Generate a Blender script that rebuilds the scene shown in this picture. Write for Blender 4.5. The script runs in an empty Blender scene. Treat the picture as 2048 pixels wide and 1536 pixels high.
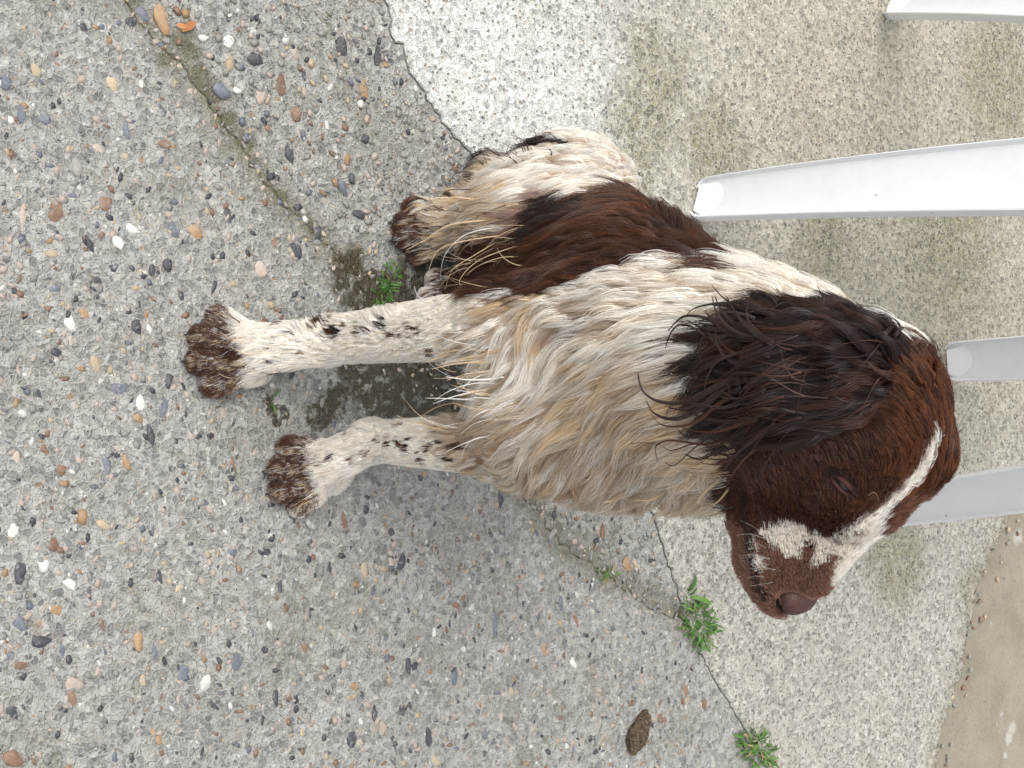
import bpy, bmesh, math, random
import numpy as np
from mathutils import Vector, Matrix
from mathutils.bvhtree import BVHTree
from mathutils.geometry import tessellate_polygon

random.seed(7)
RNG = np.random.default_rng(7)
S = bpy.context.scene
COL = S.collection
R = math.radians

# ------------------------------------------------------------------ camera
# x = viewer's right across the patio, y = away from the viewer, z = up.
# The phone is held about a metre up, tipped down, and turned on its side.
PITCH, CAM_H, FOC = R(54.0), 1.0, 2400.0          # FOC: focal length in pixels of a 2048-wide frame
sP, cP = math.sin(PITCH), math.cos(PITCH)
FWD = np.array((0.0, cP, -sP)); RGT = np.array((0.0, sP, cP)); DWN = np.array((1.0, 0.0, 0.0))
CAMP = np.array((0.0, 0.0, CAM_H))
cd = bpy.data.cameras.new('camera')
cam = bpy.data.objects.new('camera', cd)
COL.objects.link(cam)
cam.matrix_world = Matrix(((0, -1, 0, 0), (sP, 0, -cP, 0), (cP, 0, sP, CAM_H), (0, 0, 0, 1)))
cd.sensor_width = 36.0
cd.lens = 36.0 * FOC / 2048.0
cd.clip_start, cd.clip_end = 0.02, 400.0
S.camera = cam

# ------------------------------------------------------------------ daylight (bright overcast)
SUN_EL, SUN_AZ = R(66), R(-125)                    # high, from the viewer's left and a little in front of the dog
w = bpy.data.worlds.new('World'); S.world = w; w.use_nodes = True
nt = w.node_tree
bg = nt.nodes['Background']
sky = nt.nodes.new('ShaderNodeTexSky'); sky.sky_type = 'NISHITA'; sky.sun_disc = False
sky.sun_elevation = SUN_EL; sky.sun_rotation = SUN_AZ
sky.air_density = 1.0; sky.dust_density = 4.0; sky.ozone_density = 1.0
hs = nt.nodes.new('ShaderNodeHueSaturation'); hs.inputs['Saturation'].default_value = 0.22
nt.links.new(sky.outputs['Color'], hs.inputs['Color'])
nt.links.new(hs.outputs['Color'], bg.inputs['Color'])
bg.inputs['Strength'].default_value = 0.15
sd = bpy.data.lights.new('sun', 'SUN'); sd.energy = 0.75; sd.angle = R(60); sd.color = (1.0, 0.975, 0.94)
sun = bpy.data.objects.new('sun', sd); COL.objects.link(sun)
_d = Vector((math.sin(SUN_AZ) * math.cos(SUN_EL), math.cos(SUN_AZ) * math.cos(SUN_EL), math.sin(SUN_EL)))
sun.rotation_euler = _d.to_track_quat('Z', 'Y').to_euler()
S.view_settings.view_transform = 'Standard'; S.view_settings.look = 'None'
S.view_settings.gamma = 1.0; S.view_settings.use_curve_mapping = False
S.view_settings.exposure = 0.82
S.cycles.max_bounces = 8; S.cycles.diffuse_bounces = 4; S.cycles.glossy_bounces = 3
S.cycles.transmission_bounces = 6; S.cycles.transparent_max_bounces = 8
try:
    S.cycles_curves.shape = 'RIBBONS'; S.cycles_curves.subdivisions = 2
except Exception:
    pass

# ------------------------------------------------------------------ helpers
def pz(px, py, z=0.0):
    """point of the place at height z that lies in the direction of a sight line"""
    v = FWD + RGT * ((px - 1024.0) / FOC) + DWN * ((py - 768.0) / FOC)
    return CAMP + v * ((z - CAM_H) / v[2])

def pd(px, py, depth):
    return CAMP + (FWD + RGT * ((px - 1024.0) / FOC) + DWN * ((py - 768.0) / FOC)) * depth

def proj(p):
    q = np.asarray(p) - CAMP
    d = q @ FWD
    return 1024 + FOC * (q @ RGT) / d, 768 + FOC * (q @ DWN) / d, d

def unit(v):
    v = np.asarray(v, float)
    return v / (np.linalg.norm(v, axis=-1, keepdims=True) + 1e-12)

def mesh_of(verts, faces, mats=(), smooth=True, name='mesh'):
    me = bpy.data.meshes.new(name)
    me.from_pydata([tuple(map(float, v)) for v in verts], [], [tuple(map(int, f)) for f in faces])
    for m in mats: me.materials.append(m)
    if smooth: me.polygons.foreach_set('use_smooth', [True] * len(me.polygons))
    me.update()
    return me

def fast_mesh(name, V, T, mats=(), smooth=True):
    """triangles or quads from numpy arrays"""
    me = bpy.data.meshes.new(name)
    V = np.asarray(V, np.float32); T = np.asarray(T, np.int32)
    k = T.shape[1]
    me.vertices.add(len(V)); me.vertices.foreach_set('co', V.ravel())
    me.loops.add(T.size); me.loops.foreach_set('vertex_index', T.ravel())
    me.polygons.add(len(T))
    me.polygons.foreach_set('loop_start', np.arange(0, T.size, k, dtype=np.int32))
    me.polygons.foreach_set('use_smooth', np.full(len(T), bool(smooth)))
    for m in mats: me.materials.append(m)
    me.update(calc_edges=True); me.validate()
    return me

def link(name, data, parent=None, **props):
    o = bpy.data.objects.new(name, data); COL.objects.link(o)
    if parent is not None: o.parent = parent
    for k, v in props.items(): o[k] = v
    return o

def empty(name, loc, label, cat, group=None):
    o = bpy.data.objects.new(name, None); COL.objects.link(o)
    o.location = loc; o.empty_display_size = 0.05
    o['label'] = label; o['category'] = cat
    if group: o['group'] = group
    return o

class Mat:
    """small wrapper for building node materials"""
    def __init__(self, name, rough=0.8, spec=0.3):
        self.m = bpy.data.materials.new(name); self.m.use_nodes = True
        self.t = self.m.node_tree; self.b = self.t.nodes['Principled BSDF']
        self.b.inputs['Roughness'].default_value = rough
        self.b.inputs['Specular IOR Level'].default_value = spec
    def n(self, typ, **kw):
        nd = self.t.nodes.new(typ)
        for k, v in kw.items():
            if k in nd.inputs: self.put(nd.inputs[k], v)
            else: setattr(nd, k, v)
        return nd
    def put(self, sock, v):
        if isinstance(v, bpy.types.NodeSocket): self.t.links.new(v, sock)
        else: sock.default_value = v
    def pos(self):
        return self.n('ShaderNodeNewGeometry').outputs['Position']
    def noise(self, vec, scale, detail=3, rough=0.6, dist=0.0):
        nd = self.n('ShaderNodeTexNoise'); self.put(nd.inputs['Vector'], vec)
        nd.inputs['Scale'].default_value = scale; nd.inputs['Detail'].default_value = detail
        nd.inputs['Roughness'].default_value = rough; nd.inputs['Distortion'].default_value = dist
        return nd.outputs['Fac']
    def vor(self, vec, scale, feature='F1', rnd=1.0):
        nd = self.n('ShaderNodeTexVoronoi', feature=feature); self.put(nd.inputs['Vector'], vec)
        nd.inputs['Scale'].default_value = scale; nd.inputs['Randomness'].default_value = rnd
        return nd
    def math(self, op, a, b=0.0, clamp=False):
        nd = self.n('ShaderNodeMath', operation=op, use_clamp=clamp)
        self.put(nd.inputs[0], a); self.put(nd.inputs[1], b)
        return nd.outputs[0]
    def ramp(self, fac, stops, interp='LINEAR'):
        nd = self.n('ShaderNodeValToRGB'); cr = nd.color_ramp; cr.interpolation = interp
        while len(cr.elements) < len(stops): cr.elements.new(0.5)
        for e, (p, c) in zip(cr.elements, stops):
            e.position = p; e.color = (*c, 1) if len(c) == 3 else c
        self.put(nd.inputs[0], fac); return nd.outputs['Color']
    def step(self, fac, lo, hi):
        nd = self.n('ShaderNodeMapRange'); self.put(nd.inputs[0], fac)
        nd.inputs[1].default_value = lo; nd.inputs[2].default_value = hi
        return nd.outputs[0]
    def mix(self, fac, a, b, blend='MIX'):
        nd = self.n('ShaderNodeMix', data_type='RGBA', blend_type=blend)
        self.put(nd.inputs[0], fac)
        self.put(nd.inputs[6], (*a, 1) if isinstance(a, tuple) and len(a) == 3 else a)
        self.put(nd.inputs[7], (*b, 1) if isinstance(b, tuple) and len(b) == 3 else b)
        return nd.outputs[2]
    def bump(self, h, strength, dist, prev=None):
        nd = self.n('ShaderNodeBump'); self.put(nd.inputs['Height'], h)
        nd.inputs['Strength'].default_value = strength; nd.inputs['Distance'].default_value = dist
        if prev is not None: self.put(nd.inputs['Normal'], prev)
        return nd.outputs['Normal']
    def web(self, pos, scale, warp, wscale):
        """cement showing between sand grains: bright seams and the shade of each grain"""
        nz = self.n('ShaderNodeTexNoise'); self.put(nz.inputs['Vector'], pos); nz.inputs['Scale'].default_value = wscale; nz.inputs['Detail'].default_value = 2
        sb = self.n('ShaderNodeVectorMath', operation='SUBTRACT'); self.put(sb.inputs[0], nz.outputs['Color']); sb.inputs[1].default_value = (.5, .5, .5)
        sc = self.n('ShaderNodeVectorMath', operation='SCALE'); self.put(sc.inputs[0], sb.outputs[0]); sc.inputs['Scale'].default_value = warp
        ad = self.n('ShaderNodeVectorMath', operation='ADD'); self.put(ad.inputs[0], pos); self.put(ad.inputs[1], sc.outputs[0])
        e = self.vor(ad.outputs[0], scale, 'DISTANCE_TO_EDGE'); f = self.vor(ad.outputs[0], scale)
        g = self.n('ShaderNodeSeparateColor'); self.put(g.inputs[0], f.outputs['Color'])
        seam = self.step(e.outputs['Distance'], 0.16, 0.03)
        shade = self.ramp(g.outputs[1], [(0.0, (.36, .36, .37)), (0.25, (.70, .69, .66)), (0.7, (1.02, 1.0, .97)), (1.0, (1.28, 1.27, 1.25))])
        return seam, shade
    def color(self, c): self.put(self.b.inputs['Base Color'], (*c, 1) if isinstance(c, tuple) and len(c) == 3 else c)
    def normal(self, n): self.put(self.b.inputs['Normal'], n)
    def blob(self, pos, c, r, soft=0.6, wob=0.0, wobscale=30.0):
        """1 inside a round stain at c, 0 outside, with a wobbly edge"""
        d = self.n('ShaderNodeVectorMath', operation='DISTANCE'); self.put(d.inputs[0], pos)
        d.inputs[1].default_value = (float(c[0]), float(c[1]), float(c[2]) if len(c) > 2 else 0.0)
        v = d.outputs['Value']
        if wob: v = self.math('ADD', v, self.math('MULTIPLY', self.math('SUBTRACT', self.noise(pos, wobscale, 4), 0.5), wob))
        nd = self.n('ShaderNodeMapRange', interpolation_type='SMOOTHSTEP'); self.put(nd.inputs[0], v)
        nd.inputs[1].default_value = r * (1 + soft * 0.5); nd.inputs[2].default_value = r * (1 - soft * 0.5)
        return nd.outputs[0]
# ------------------------------------------------------------------ ground materials
def seg_dist(m, pos, pts):
    """distance in the ground plane to a polyline of few points (nodes)"""
    best = None
    for a, b in zip(pts[:-1], pts[1:]):
        a = np.array((a[0], a[1], 0.0)); b = np.array((b[0], b[1], 0.0)); ab = b - a; L2 = float(ab @ ab)
        sub = m.n('ShaderNodeVectorMath', operation='SUBTRACT'); m.put(sub.inputs[0], pos); sub.inputs[1].default_value = tuple(a)
        dot = m.n('ShaderNodeVectorMath', operation='DOT_PRODUCT'); m.put(dot.inputs[0], sub.outputs[0]); dot.inputs[1].default_value = tuple(ab / L2)
        t = m.math('ADD', dot.outputs['Value'], 0.0, clamp=True)
        sc = m.n('ShaderNodeVectorMath', operation='SCALE'); sc.inputs[0].default_value = tuple(ab); m.put(sc.inputs['Scale'], t)
        d = m.n('ShaderNodeVectorMath', operation='DISTANCE'); m.put(d.inputs[0], sub.outputs[0]); m.put(d.inputs[1], sc.outputs[0])
        best = d.outputs['Value'] if best is None else m.math('MINIMUM', best, d.outputs['Value'])
    return best

CRACK_PX = [(150, -150), (300, 70), (370, 140), (410, 200), (480, 290), (560, 400), (640, 475), (700, 540), (770, 640), (860, 760),
            (960, 890), (1060, 1010), (1130, 1092), (1190, 1135), (1250, 1180), (1310, 1222), (1372, 1240)]
JOINT_PX = [(700, -130), (770, 0), (785, 40), (782, 75), (806, 88), (815, 120), (822, 145), (850, 185), (880, 232), (910, 272), (940, 305),
            (1010, 450), (1090, 600), (1180, 770), (1270, 930), (1310, 1040), (1345, 1150), (1372, 1240), (1420, 1345), (1450, 1392),
            (1485, 1450), (1520, 1510), (1600, 1660)]
FAR_PX = [(2110, 840), (2060, 960), (2018, 1039), (1981, 1118), (1951, 1185), (1951, 1234), (1930, 1282), (1933, 1331), (1896, 1422),
          (1881, 1483), (1866, 1532), (1840, 1640)]
CRACK = [pz(x, y)[:2] for x, y in CRACK_PX]
JOINT = [pz(x, y)[:2] for x, y in JOINT_PX]
FARJ = [pz(x, y)[:2] for x, y in FAR_PX]

HOLLOW_PX = [(392, 105, .010), (402, 150, .009), (425, 185, .009), (372, 75, .009), (455, 240, .008), (490, 285, .008), (330, 120, .007), (625, 455, .008), (560, 395, .007), (712, 515, .012)]
MUD_PX = [(700, 545, .022), (745, 600, .034), (720, 720, .030), (775, 760, .045), (850, 770, .04), (900, 720, .03), (670, 800, .018), (640, 830, .014), (555, 830, .008), (540, 790, .006), (850, 590, .04), (930, 560, .04), (960, 800, .04)]
def in_mud(px, py): return any((px - x) ** 2 + ((py - y) * 1.0) ** 2 < (r * 2000) ** 2 for x, y, r in MUD_PX)

def pebbly_concrete():
    m = Mat('exposed_aggregate_concrete', 0.75, 0.35)
    p = m.pos()
    base = m.ramp(m.noise(p, 9, 5, 0.6), [(0.3, (0.275, 0.27, 0.25)), (0.7, (0.37, 0.365, 0.342))])
    # sand grains: one shade per cell
    v1 = m.vor(p, 260)
    g = m.n('ShaderNodeSeparateColor'); m.put(g.inputs[0], v1.outputs['Color'])
    grain = m.ramp(g.outputs[0], [(0.0, (0.10, 0.10, 0.095)), (0.10, (0.20, 0.19, 0.17)), (0.16, (0.34, 0.33, 0.30)), (0.55, (0.40, 0.39, 0.36)),
                                  (0.82, (0.52, 0.50, 0.46)), (0.93, (0.36, 0.26, 0.15)), (0.97, (0.78, 0.77, 0.74))], 'CONSTANT')
    inside = m.step(v1.outputs['Distance'], 0.46, 0.30)
    col = m.mix(m.math('MULTIPLY', inside, 0.62), base, grain)
    v2 = m.vor(p, 120)
    g2 = m.n('ShaderNodeSeparateColor'); m.put(g2.inputs[0], v2.outputs['Color'])
    grain2 = m.ramp(g2.outputs[1], [(0.0, (0.09, 0.09, 0.095)), (0.12, (0.24, 0.235, 0.22)), (0.45, (0.36, 0.33, 0.27)), (0.6, (0.31, 0.315, 0.30)),
                                    (0.9, (0.30, 0.19, 0.10)), (0.94, (0.60, 0.58, 0.53))], 'CONSTANT')
    sel = m.math('GREATER_THAN', g2.outputs[2], 0.52)
    in2 = m.math('MULTIPLY', m.step(v2.outputs['Distance'], 0.40, 0.32), sel)
    col = m.mix(m.math('MULTIPLY', in2, 0.75), col, grain2)
    wob = m.noise(p, 420, 2, 0.6, 1.2)
    col = m.mix(0.5, col, m.ramp(wob, [(0.30, (0.42, 0.42, 0.42)), (0.5, (0.98, 0.98, 0.97)), (0.72, (1.3, 1.3, 1.3))]), 'MULTIPLY')
    web, cell = m.web(p, 165, 0.006, 90)
    col = m.mix(0.75, col, cell, 'MULTIPLY')
    col = m.mix(m.math('MULTIPLY', web, 0.55), col, m.mix(m.noise(p, 30, 3), (0.34, 0.335, 0.312), (0.47, 0.465, 0.44)))
    # greenish algae film in patches
    al = m.step(m.noise(p, 6.5, 5, 0.65), 0.52, 0.74)
    col = m.mix(m.math('MULTIPLY', al, 0.55), col, (0.18, 0.178, 0.115))
    dirt = m.step(m.noise(p, 38, 4, 0.7), 0.57, 0.70)
    col = m.mix(m.math('MULTIPLY', dirt, 0.5), col, (0.19, 0.175, 0.12))
    # moss and soil along the crack
    cr = m.math('ADD', seg_dist(m, p, [CRACK[i] for i in (0, 2, 5, 7, 9, 12, 16)]), m.math('MULTIPLY', m.math('SUBTRACT', m.noise(p, 60, 4), 0.5), 0.034))
    moss = m.step(cr, 0.024, 0.003)
    col = m.mix(m.math('MULTIPLY', moss, 0.60), col, m.mix(m.noise(p, 110, 4, 0.7), (0.055, 0.052, 0.022), (0.20, 0.185, 0.115)))
    for x, y, r in HOLLOW_PX:
        col = m.mix(m.math('MULTIPLY', m.blob(p, pz(x, y), r, 0.9, 0.022, 110), 0.72), col, m.mix(m.noise(p, 150, 3), (0.045, 0.043, 0.02), (0.16, 0.15, 0.085)))
    # rain-wet mud between the dog's feet
    wet = None
    for x, y, r in MUD_PX:
        b = m.blob(p, pz(x, y), r, 0.5, 0.045, 75)
        wet = b if wet is None else m.math('MAXIMUM', wet, b)
    lumps = m.step(m.noise(p, 95, 3, 0.6), 0.64, 0.53)
    wet = m.math('MULTIPLY', wet, m.math('ADD', m.math('MULTIPLY', lumps, 0.72), 0.25))
    col = m.mix(wet, col, m.mix(m.noise(p, 160, 3), (0.022, 0.018, 0.009), (0.085, 0.070, 0.040)))
    m.color(col)
    m.put(m.b.inputs['Roughness'], m.math('SUBTRACT', 0.78, m.math('MULTIPLY', wet, 0.5)))
    n = m.bump(m.noise(p, 55, 5, 0.65), 0.5, 0.004)
    n = m.bump(web, 0.7, 0.0016, n)
    n = m.bump(m.math('MULTIPLY', v2.outputs['Distance'], sel), 0.35, -0.004, n)
    n = m.bump(wob, 0.75, 0.0022, n)
    m.normal(n)
    return m.m

def smooth_concrete():
    m = Mat('weathered_smooth_concrete', 0.85, 0.25)
    p = m.pos()
    base = m.ramp(m.noise(p, 7, 5, 0.6), [(0.3, (0.375, 0.363, 0.318)), (0.7, (0.47, 0.458, 0.408))])
    # whiter beside the joint at the viewer's left
    wh = m.blob(p, pz(960, 130), 0.17, 1.3, 0.10, 14)
    col = m.mix(m.math('MULTIPLY', wh, 0.75), base, (0.66, 0.66, 0.635))
    # broad tan patch under the chair, olive weathering in spots
    tan = m.blob(p, pz(1880, 330), 0.42, 1.0, 0.16, 7)
    col = m.mix(m.math('MULTIPLY', tan, 0.62), col, (0.40, 0.36, 0.26))
    ol = None
    for x, y, r in [(1290, 240, .05), (1270, 330, .035), (1310, 150, .05), (1430, 290, .05), (1640, 480, .05), (1900, 500, .10), (2000, 160, .09), (1790, 1120, .06), (1940, 1180, .03)]:
        b = m.blob(p, pz(x, y), r, 1.1, 0.09, 24)
        ol = b if ol is None else m.math('MAXIMUM', ol, b)
    col = m.mix(m.math('MULTIPLY', m.math('MULTIPLY', ol, m.step(m.noise(p, 60, 4, 0.7), 0.26, 0.56)), 0.85), col, (0.20, 0.19, 0.10))
    al = m.step(m.noise(p, 11, 5, 0.7), 0.55, 0.75)
    col = m.mix(m.math('MULTIPLY', al, 0.40), col, (0.27, 0.25, 0.16))
    fj = m.math('ADD', seg_dist(m, p, [FARJ[i] for i in (0, 2, 4, 7, 11)]), m.math('MULTIPLY', m.math('SUBTRACT', m.noise(p, 45, 4), 0.5), 0.06))
    edge = m.step(fj, 0.040, 0.006)
    col = m.mix(m.math('MULTIPLY', edge, 0.78), col, m.mix(m.noise(p, 70, 3), (0.10, 0.085, 0.04), (0.45, 0.42, 0.34)))
    web, cell = m.web(p, 200, 0.006, 110)
    col = m.mix(0.8, col, cell, 'MULTIPLY')
    col = m.mix(m.math('MULTIPLY', web, 0.5), col, m.mix(wh, (0.50, 0.484, 0.43), (0.70, 0.70, 0.68)))
    wob = m.noise(p, 330, 2, 0.55, 1.6)
    col = m.mix(0.5, col, m.ramp(wob, [(0.31, (0.36, 0.35, 0.32)), (0.47, (0.98, 0.98, 0.97)), (0.72, (1.30, 1.30, 1.30))]), 'MULTIPLY')
    v = m.vor(p, 190)
    g = m.n('ShaderNodeSeparateColor'); m.put(g.inputs[0], v.outputs['Color'])
    pit = m.math('MULTIPLY', m.step(v.outputs['Distance'], 0.34, 0.22), m.math('GREATER_THAN', g.outputs[0], 0.62))
    col = m.mix(m.math('MULTIPLY', pit, 0.8), col, m.ramp(g.outputs[1], [(0.0, (0.11, 0.105, 0.095)), (0.6, (0.22, 0.21, 0.18)), (0.9, (0.30, 0.20, 0.11))]))
    m.color(col)
    n = m.bump(m.noise(p, 40, 5, 0.65), 0.4, 0.003)
    n = m.bump(web, 0.7, 0.0014, n)
    n = m.bump(wob, 0.8, 0.0022, n)
    n = m.bump(pit, 0.8, -0.0015, n)
    m.normal(n)
    return m.m

def brown_concrete():
    m = Mat('tan_screed', 0.8, 0.3)
    p = m.pos()
    col = m.ramp(m.noise(p, 16, 5, 0.65), [(0.3, (0.215, 0.182, 0.136)), (0.7, (0.285, 0.247, 0.192))])
    wob = m.noise(p, 240, 3, 0.6, 1.0)
    col = m.mix(0.5, col, m.ramp(wob, [(0.3, (0.68, 0.67, 0.66)), (0.5, (1, 1, 1)), (0.75, (1.22, 1.22, 1.22))]), 'MULTIPLY')
    pale = None
    for x, y, r in [(2028, 1460, .012), (2022, 1478, .010), (2016, 1510, .007), (2040, 1075, .014), (2010, 1430, .006), (1990, 1250, .005)]:
        b = m.blob(p, pz(x, y), r * .85, 0.9, 0.022, 95)
        pale = b if pale is None else m.math('MAXIMUM', pale, b)
    col = m.mix(m.math('MULTIPLY', pale, 0.7), col, (0.43, 0.42, 0.375))
    fj = m.math('ADD', seg_dist(m, p, [FARJ[i] for i in (0, 2, 4, 7, 11)]), m.math('MULTIPLY', m.math('SUBTRACT', m.noise(p, 50, 4), 0.5), 0.07))
    col = m.mix(m.math('MULTIPLY', m.step(fj, 0.030, 0.002), 0.6), col, m.mix(m.noise(p, 80, 3), (0.09, 0.08, 0.04), (0.33, 0.31, 0.25)))
    m.color(col); m.normal(m.bump(wob, 0.4, 0.002, m.bump(m.noise(p, 60, 4), 0.4, 0.003)))
    return m.m

def soil():
    m = Mat('damp_soil', 0.8, 0.35)
    p = m.pos()
    m.color(m.ramp(m.noise(p, 120, 4, 0.7), [(0.3, (0.05, 0.042, 0.022)), (0.55, (0.13, 0.115, 0.065)), (0.75, (0.28, 0.26, 0.20))]))
    m.normal(m.bump(m.noise(p, 180, 4), 0.8, 0.004))
    return m.m

M_PEB, M_SMO, M_BRO, M_SOIL = pebbly_concrete(), smooth_concrete(), brown_concrete(), soil()

# ------------------------------------------------------------------ ground: soil sheet with three slabs poured on it
ground = link('ground', mesh_of([(-150, -150, -0.03), (150, -150, -0.03), (150, 150, -0.03), (-150, 150, -0.03)], [(0, 1, 2, 3)], [M_SOIL]), kind='structure')

def rough_line(pts, step=0.006, amp=0.0022, seed=1):
    """a polyline resampled with a crumbly wobble"""
    r = np.random.default_rng(seed); out = []
    for a, b in zip(pts[:-1], pts[1:]):
        a, b = np.asarray(a), np.asarray(b); L = np.linalg.norm(b - a); n = max(1, int(L / step)); t = unit(b - a); nn = np.array((-t[1], t[0]))
        for i in range(n):
            out.append(a + (b - a) * i / n + nn * r.normal(0, amp))
    out.append(np.asarray(pts[-1])); return np.array(out)

def shift(line, d):
    t = np.gradient(line, axis=0); t = unit(t)
    return line + np.stack((-t[:, 1], t[:, 0]), 1) * d

def slab(name, poly, mat, top=0.0, thick=0.09, bev=0.0025, soft=None):
    """a poured slab with slightly crumbled rim; poly is anticlockwise"""
    poly = np.asarray(poly)
    nxt, prv = np.roll(poly, -1, 0), np.roll(poly, 1, 0)
    e1, e2 = unit(poly - prv), unit(nxt - poly)
    nrm = unit(np.stack((-(e1 + e2)[:, 1], (e1 + e2)[:, 0]), 1))
    inner = poly + nrm * bev
    n = len(poly)
    V = [(x, y, top) for x, y in inner] + [(x, y, top - bev * 0.9) for x, y in poly] + [(x, y, top - thick) for x, y in poly]
    tri = tessellate_polygon([[Vector((x, y, 0)) for x, y in inner]])
    F = []
    for t in tri:
        a, b, c = [inner[i] for i in t]
        F.append(t if (b[0] - a[0]) * (c[1] - a[1]) - (b[1] - a[1]) * (c[0] - a[0]) > 0 else t[::-1])
    for i in range(n):
        j = (i + 1) % n
        F.append((n + i, n + j, j, i)); F.append((2 * n + i, 2 * n + j, n + j, n + i))
    me = mesh_of(V, F, [mat], smooth=False)
    return link(name, me, kind='structure')

FAR_OUT = 5.0
crack = rough_line(CRACK, amp=0.0018, seed=3)
joint = rough_line(JOINT, amp=0.0012, seed=4)
farj = rough_line(FARJ, step=0.009, amp=0.0045, seed=5)
kx = int(np.argmin(np.linalg.norm(joint - CRACK[-1], axis=1)))        # where the crack runs into the joint
gc, gj = 0.0007, 0.0006
jl, jr = shift(joint, -gj), shift(joint, gj)
cl, crr = shift(crack, -gc), shift(crack, gc)
if np.linalg.norm(jl[5] - np.array((0, 0))) > np.linalg.norm(jr[5] - np.array((0, 0))): jl, jr = jr, jl
if np.linalg.norm(cl[5]) > np.linalg.norm(crr[5]): cl, crr = crr, cl
# lines run from the viewer's left (-x) to the right (+x); "l" is the near side
near = np.vstack([cl[:-2], jl[kx + 1:], [(FAR_OUT, jl[-1][1] + 0.4), (FAR_OUT, -3), (-FAR_OUT, -3), (-FAR_OUT, cl[0][1] - 0.8)]])[::-1]
wedge = np.vstack([[(-FAR_OUT, jl[0][1] - 0.9)], jl[:kx - 2], crr[-4::-1], [(-FAR_OUT, crr[0][1] - 0.72)]])[::-1]
fl, fr = shift(farj, -0.0022), shift(farj, 0.0022)
if np.linalg.norm(fl[5]) > np.linalg.norm(fr[5]): fl, fr = fr, fl
far = np.vstack([jr, [(FAR_OUT, jr[-1][1] + 0.4)], [(FAR_OUT, fl[-1][1] - 0.2)], fl[::-1], [(fl[0][0] - 0.3, 7.0), (-FAR_OUT, 7.0), (-FAR_OUT, jr[0][1] - 0.88)]])
brown = np.vstack([fr, [(FAR_OUT, fr[-1][1] - 0.18), (FAR_OUT, 7.0), (fr[0][0] - 0.27, 7.0)]])
def ccw(p):
    x, y = p[:, 0], p[:, 1]
    return p if np.sum(x * np.roll(y, -1) - y * np.roll(x, -1)) > 0 else p[::-1]
near_slab = slab('near_slab', ccw(near), M_PEB, bev=0.0011)
wedge_slab = slab('wedge_slab', ccw(wedge), M_PEB, top=-0.0012, bev=0.0011)
far_slab = slab('far_slab', ccw(far), M_SMO, top=0.0008, bev=0.0014)
brown_slab = slab('brown_slab', ccw(brown), M_BRO, top=-0.004)
# soil and grit packed into the joints
for nm, line, wd, zz in (('crack_soil', crack, 0.004, -0.0022), ('joint_soil', joint, 0.004, -0.008), ('border_soil', farj, 0.009, -0.006)):
    a, b = shift(line, -wd), shift(line, wd); n = len(line)
    r = np.random.default_rng(n)
    dz = 0.0006 if nm == 'crack_soil' else 0.006
    V = [(p[0], p[1], zz - dz) for p in a] + [(p[0], p[1], zz + r.normal(0, 0.0014 if dz > .001 else .0004)) for p in line] + [(p[0], p[1], zz - dz) for p in b]
    F = [(i + k * n, i + 1 + k * n, i + 1 + (k + 1) * n, i + (k + 1) * n) for k in (0, 1) for i in range(n - 1)]
    link(nm, mesh_of(V, F, [M_SOIL]), kind='structure')

# ------------------------------------------------------------------ stones set in the concrete
def stone_mat(name, a, b, rough=0.45, scale=160):
    m = Mat(name, rough, 0.4); p = m.pos()
    rnd = m.n('ShaderNodeObjectInfo').outputs['Random']
    c = m.mix(m.noise(p, scale, 4, 0.7), a, b)
    c = m.mix(0.35, c, m.ramp(rnd, [(0.0, (0.6, 0.6, 0.6)), (1.0, (1.35, 1.3, 1.25))]), 'MULTIPLY')
    film = m.step(m.noise(p, 210, 4, 0.7, 0.6), 0.55, 0.66)                # cement still clinging to the stone
    c = m.mix(m.math('MULTIPLY', film, 0.55), c, m.mix(m.noise(p, 300, 2), (0.22, 0.215, 0.195), (0.40, 0.39, 0.365)))
    m.color(c); m.normal(m.bump(m.noise(p, 380, 4), 0.6, 0.0014)); return m.m
STONE = {
    'k': stone_mat('black_flint', (0.020, 0.021, 0.026), (0.085, 0.088, 0.098), 0.38),
    'b': stone_mat('blue_grey_flint', (0.055, 0.064, 0.086), (0.20, 0.215, 0.245)),
    'g': stone_mat('grey_stone', (0.15, 0.145, 0.135), (0.31, 0.30, 0.275)),
    'o': stone_mat('orange_flint', (0.14, 0.075, 0.036), (0.46, 0.31, 0.17)),
    't': stone_mat('tan_stone', (0.32, 0.25, 0.16), (0.48, 0.40, 0.28)),
    'r': stone_mat('red_brown_stone', (0.085, 0.048, 0.032), (0.30, 0.19, 0.125)),
    'w': stone_mat('white_quartz', (0.46, 0.45, 0.41), (0.66, 0.65, 0.61)),
    'p': stone_mat('pinkish_grey_stone', (0.34, 0.27, 0.22), (0.46, 0.39, 0.33)),
}
KEYS = list(STONE)

def ico(sub=1):
    bm = bmesh.new(); bmesh.ops.create_icosphere(bm, subdivisions=sub, radius=1.0)
    V = np.array([v.co[:] for v in bm.verts]); F = np.array([[v.index for v in f.verts] for f in bm.faces]); bm.free(); return V, F
ICO1, ICO2 = ico(1), ico(2)
def pebble_shape(seed, angular):
    r = np.random.default_rng(seed); V, F = ICO2 if not angular else ICO2
    V = V.copy()
    for _ in range(12 if angular else 9):                               # knock flat facets off a ball
        d = unit(r.normal(size=3)); h = r.uniform(0.38, 0.85); s = V @ d
        V -= np.outer(np.maximum(s - h, 0), d) * (1.0 if angular else 0.9)
    V *= (1 + r.normal(0, 0.04, (len(V), 1)))
    return V, F
SHAPES = [fast_mesh('pebble', *pebble_shape(i, i % 2), [STONE[KEYS[i % 8]]], smooth=(i % 3 != 1)) for i in range(16)]
SHAPE_OF = {}
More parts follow.
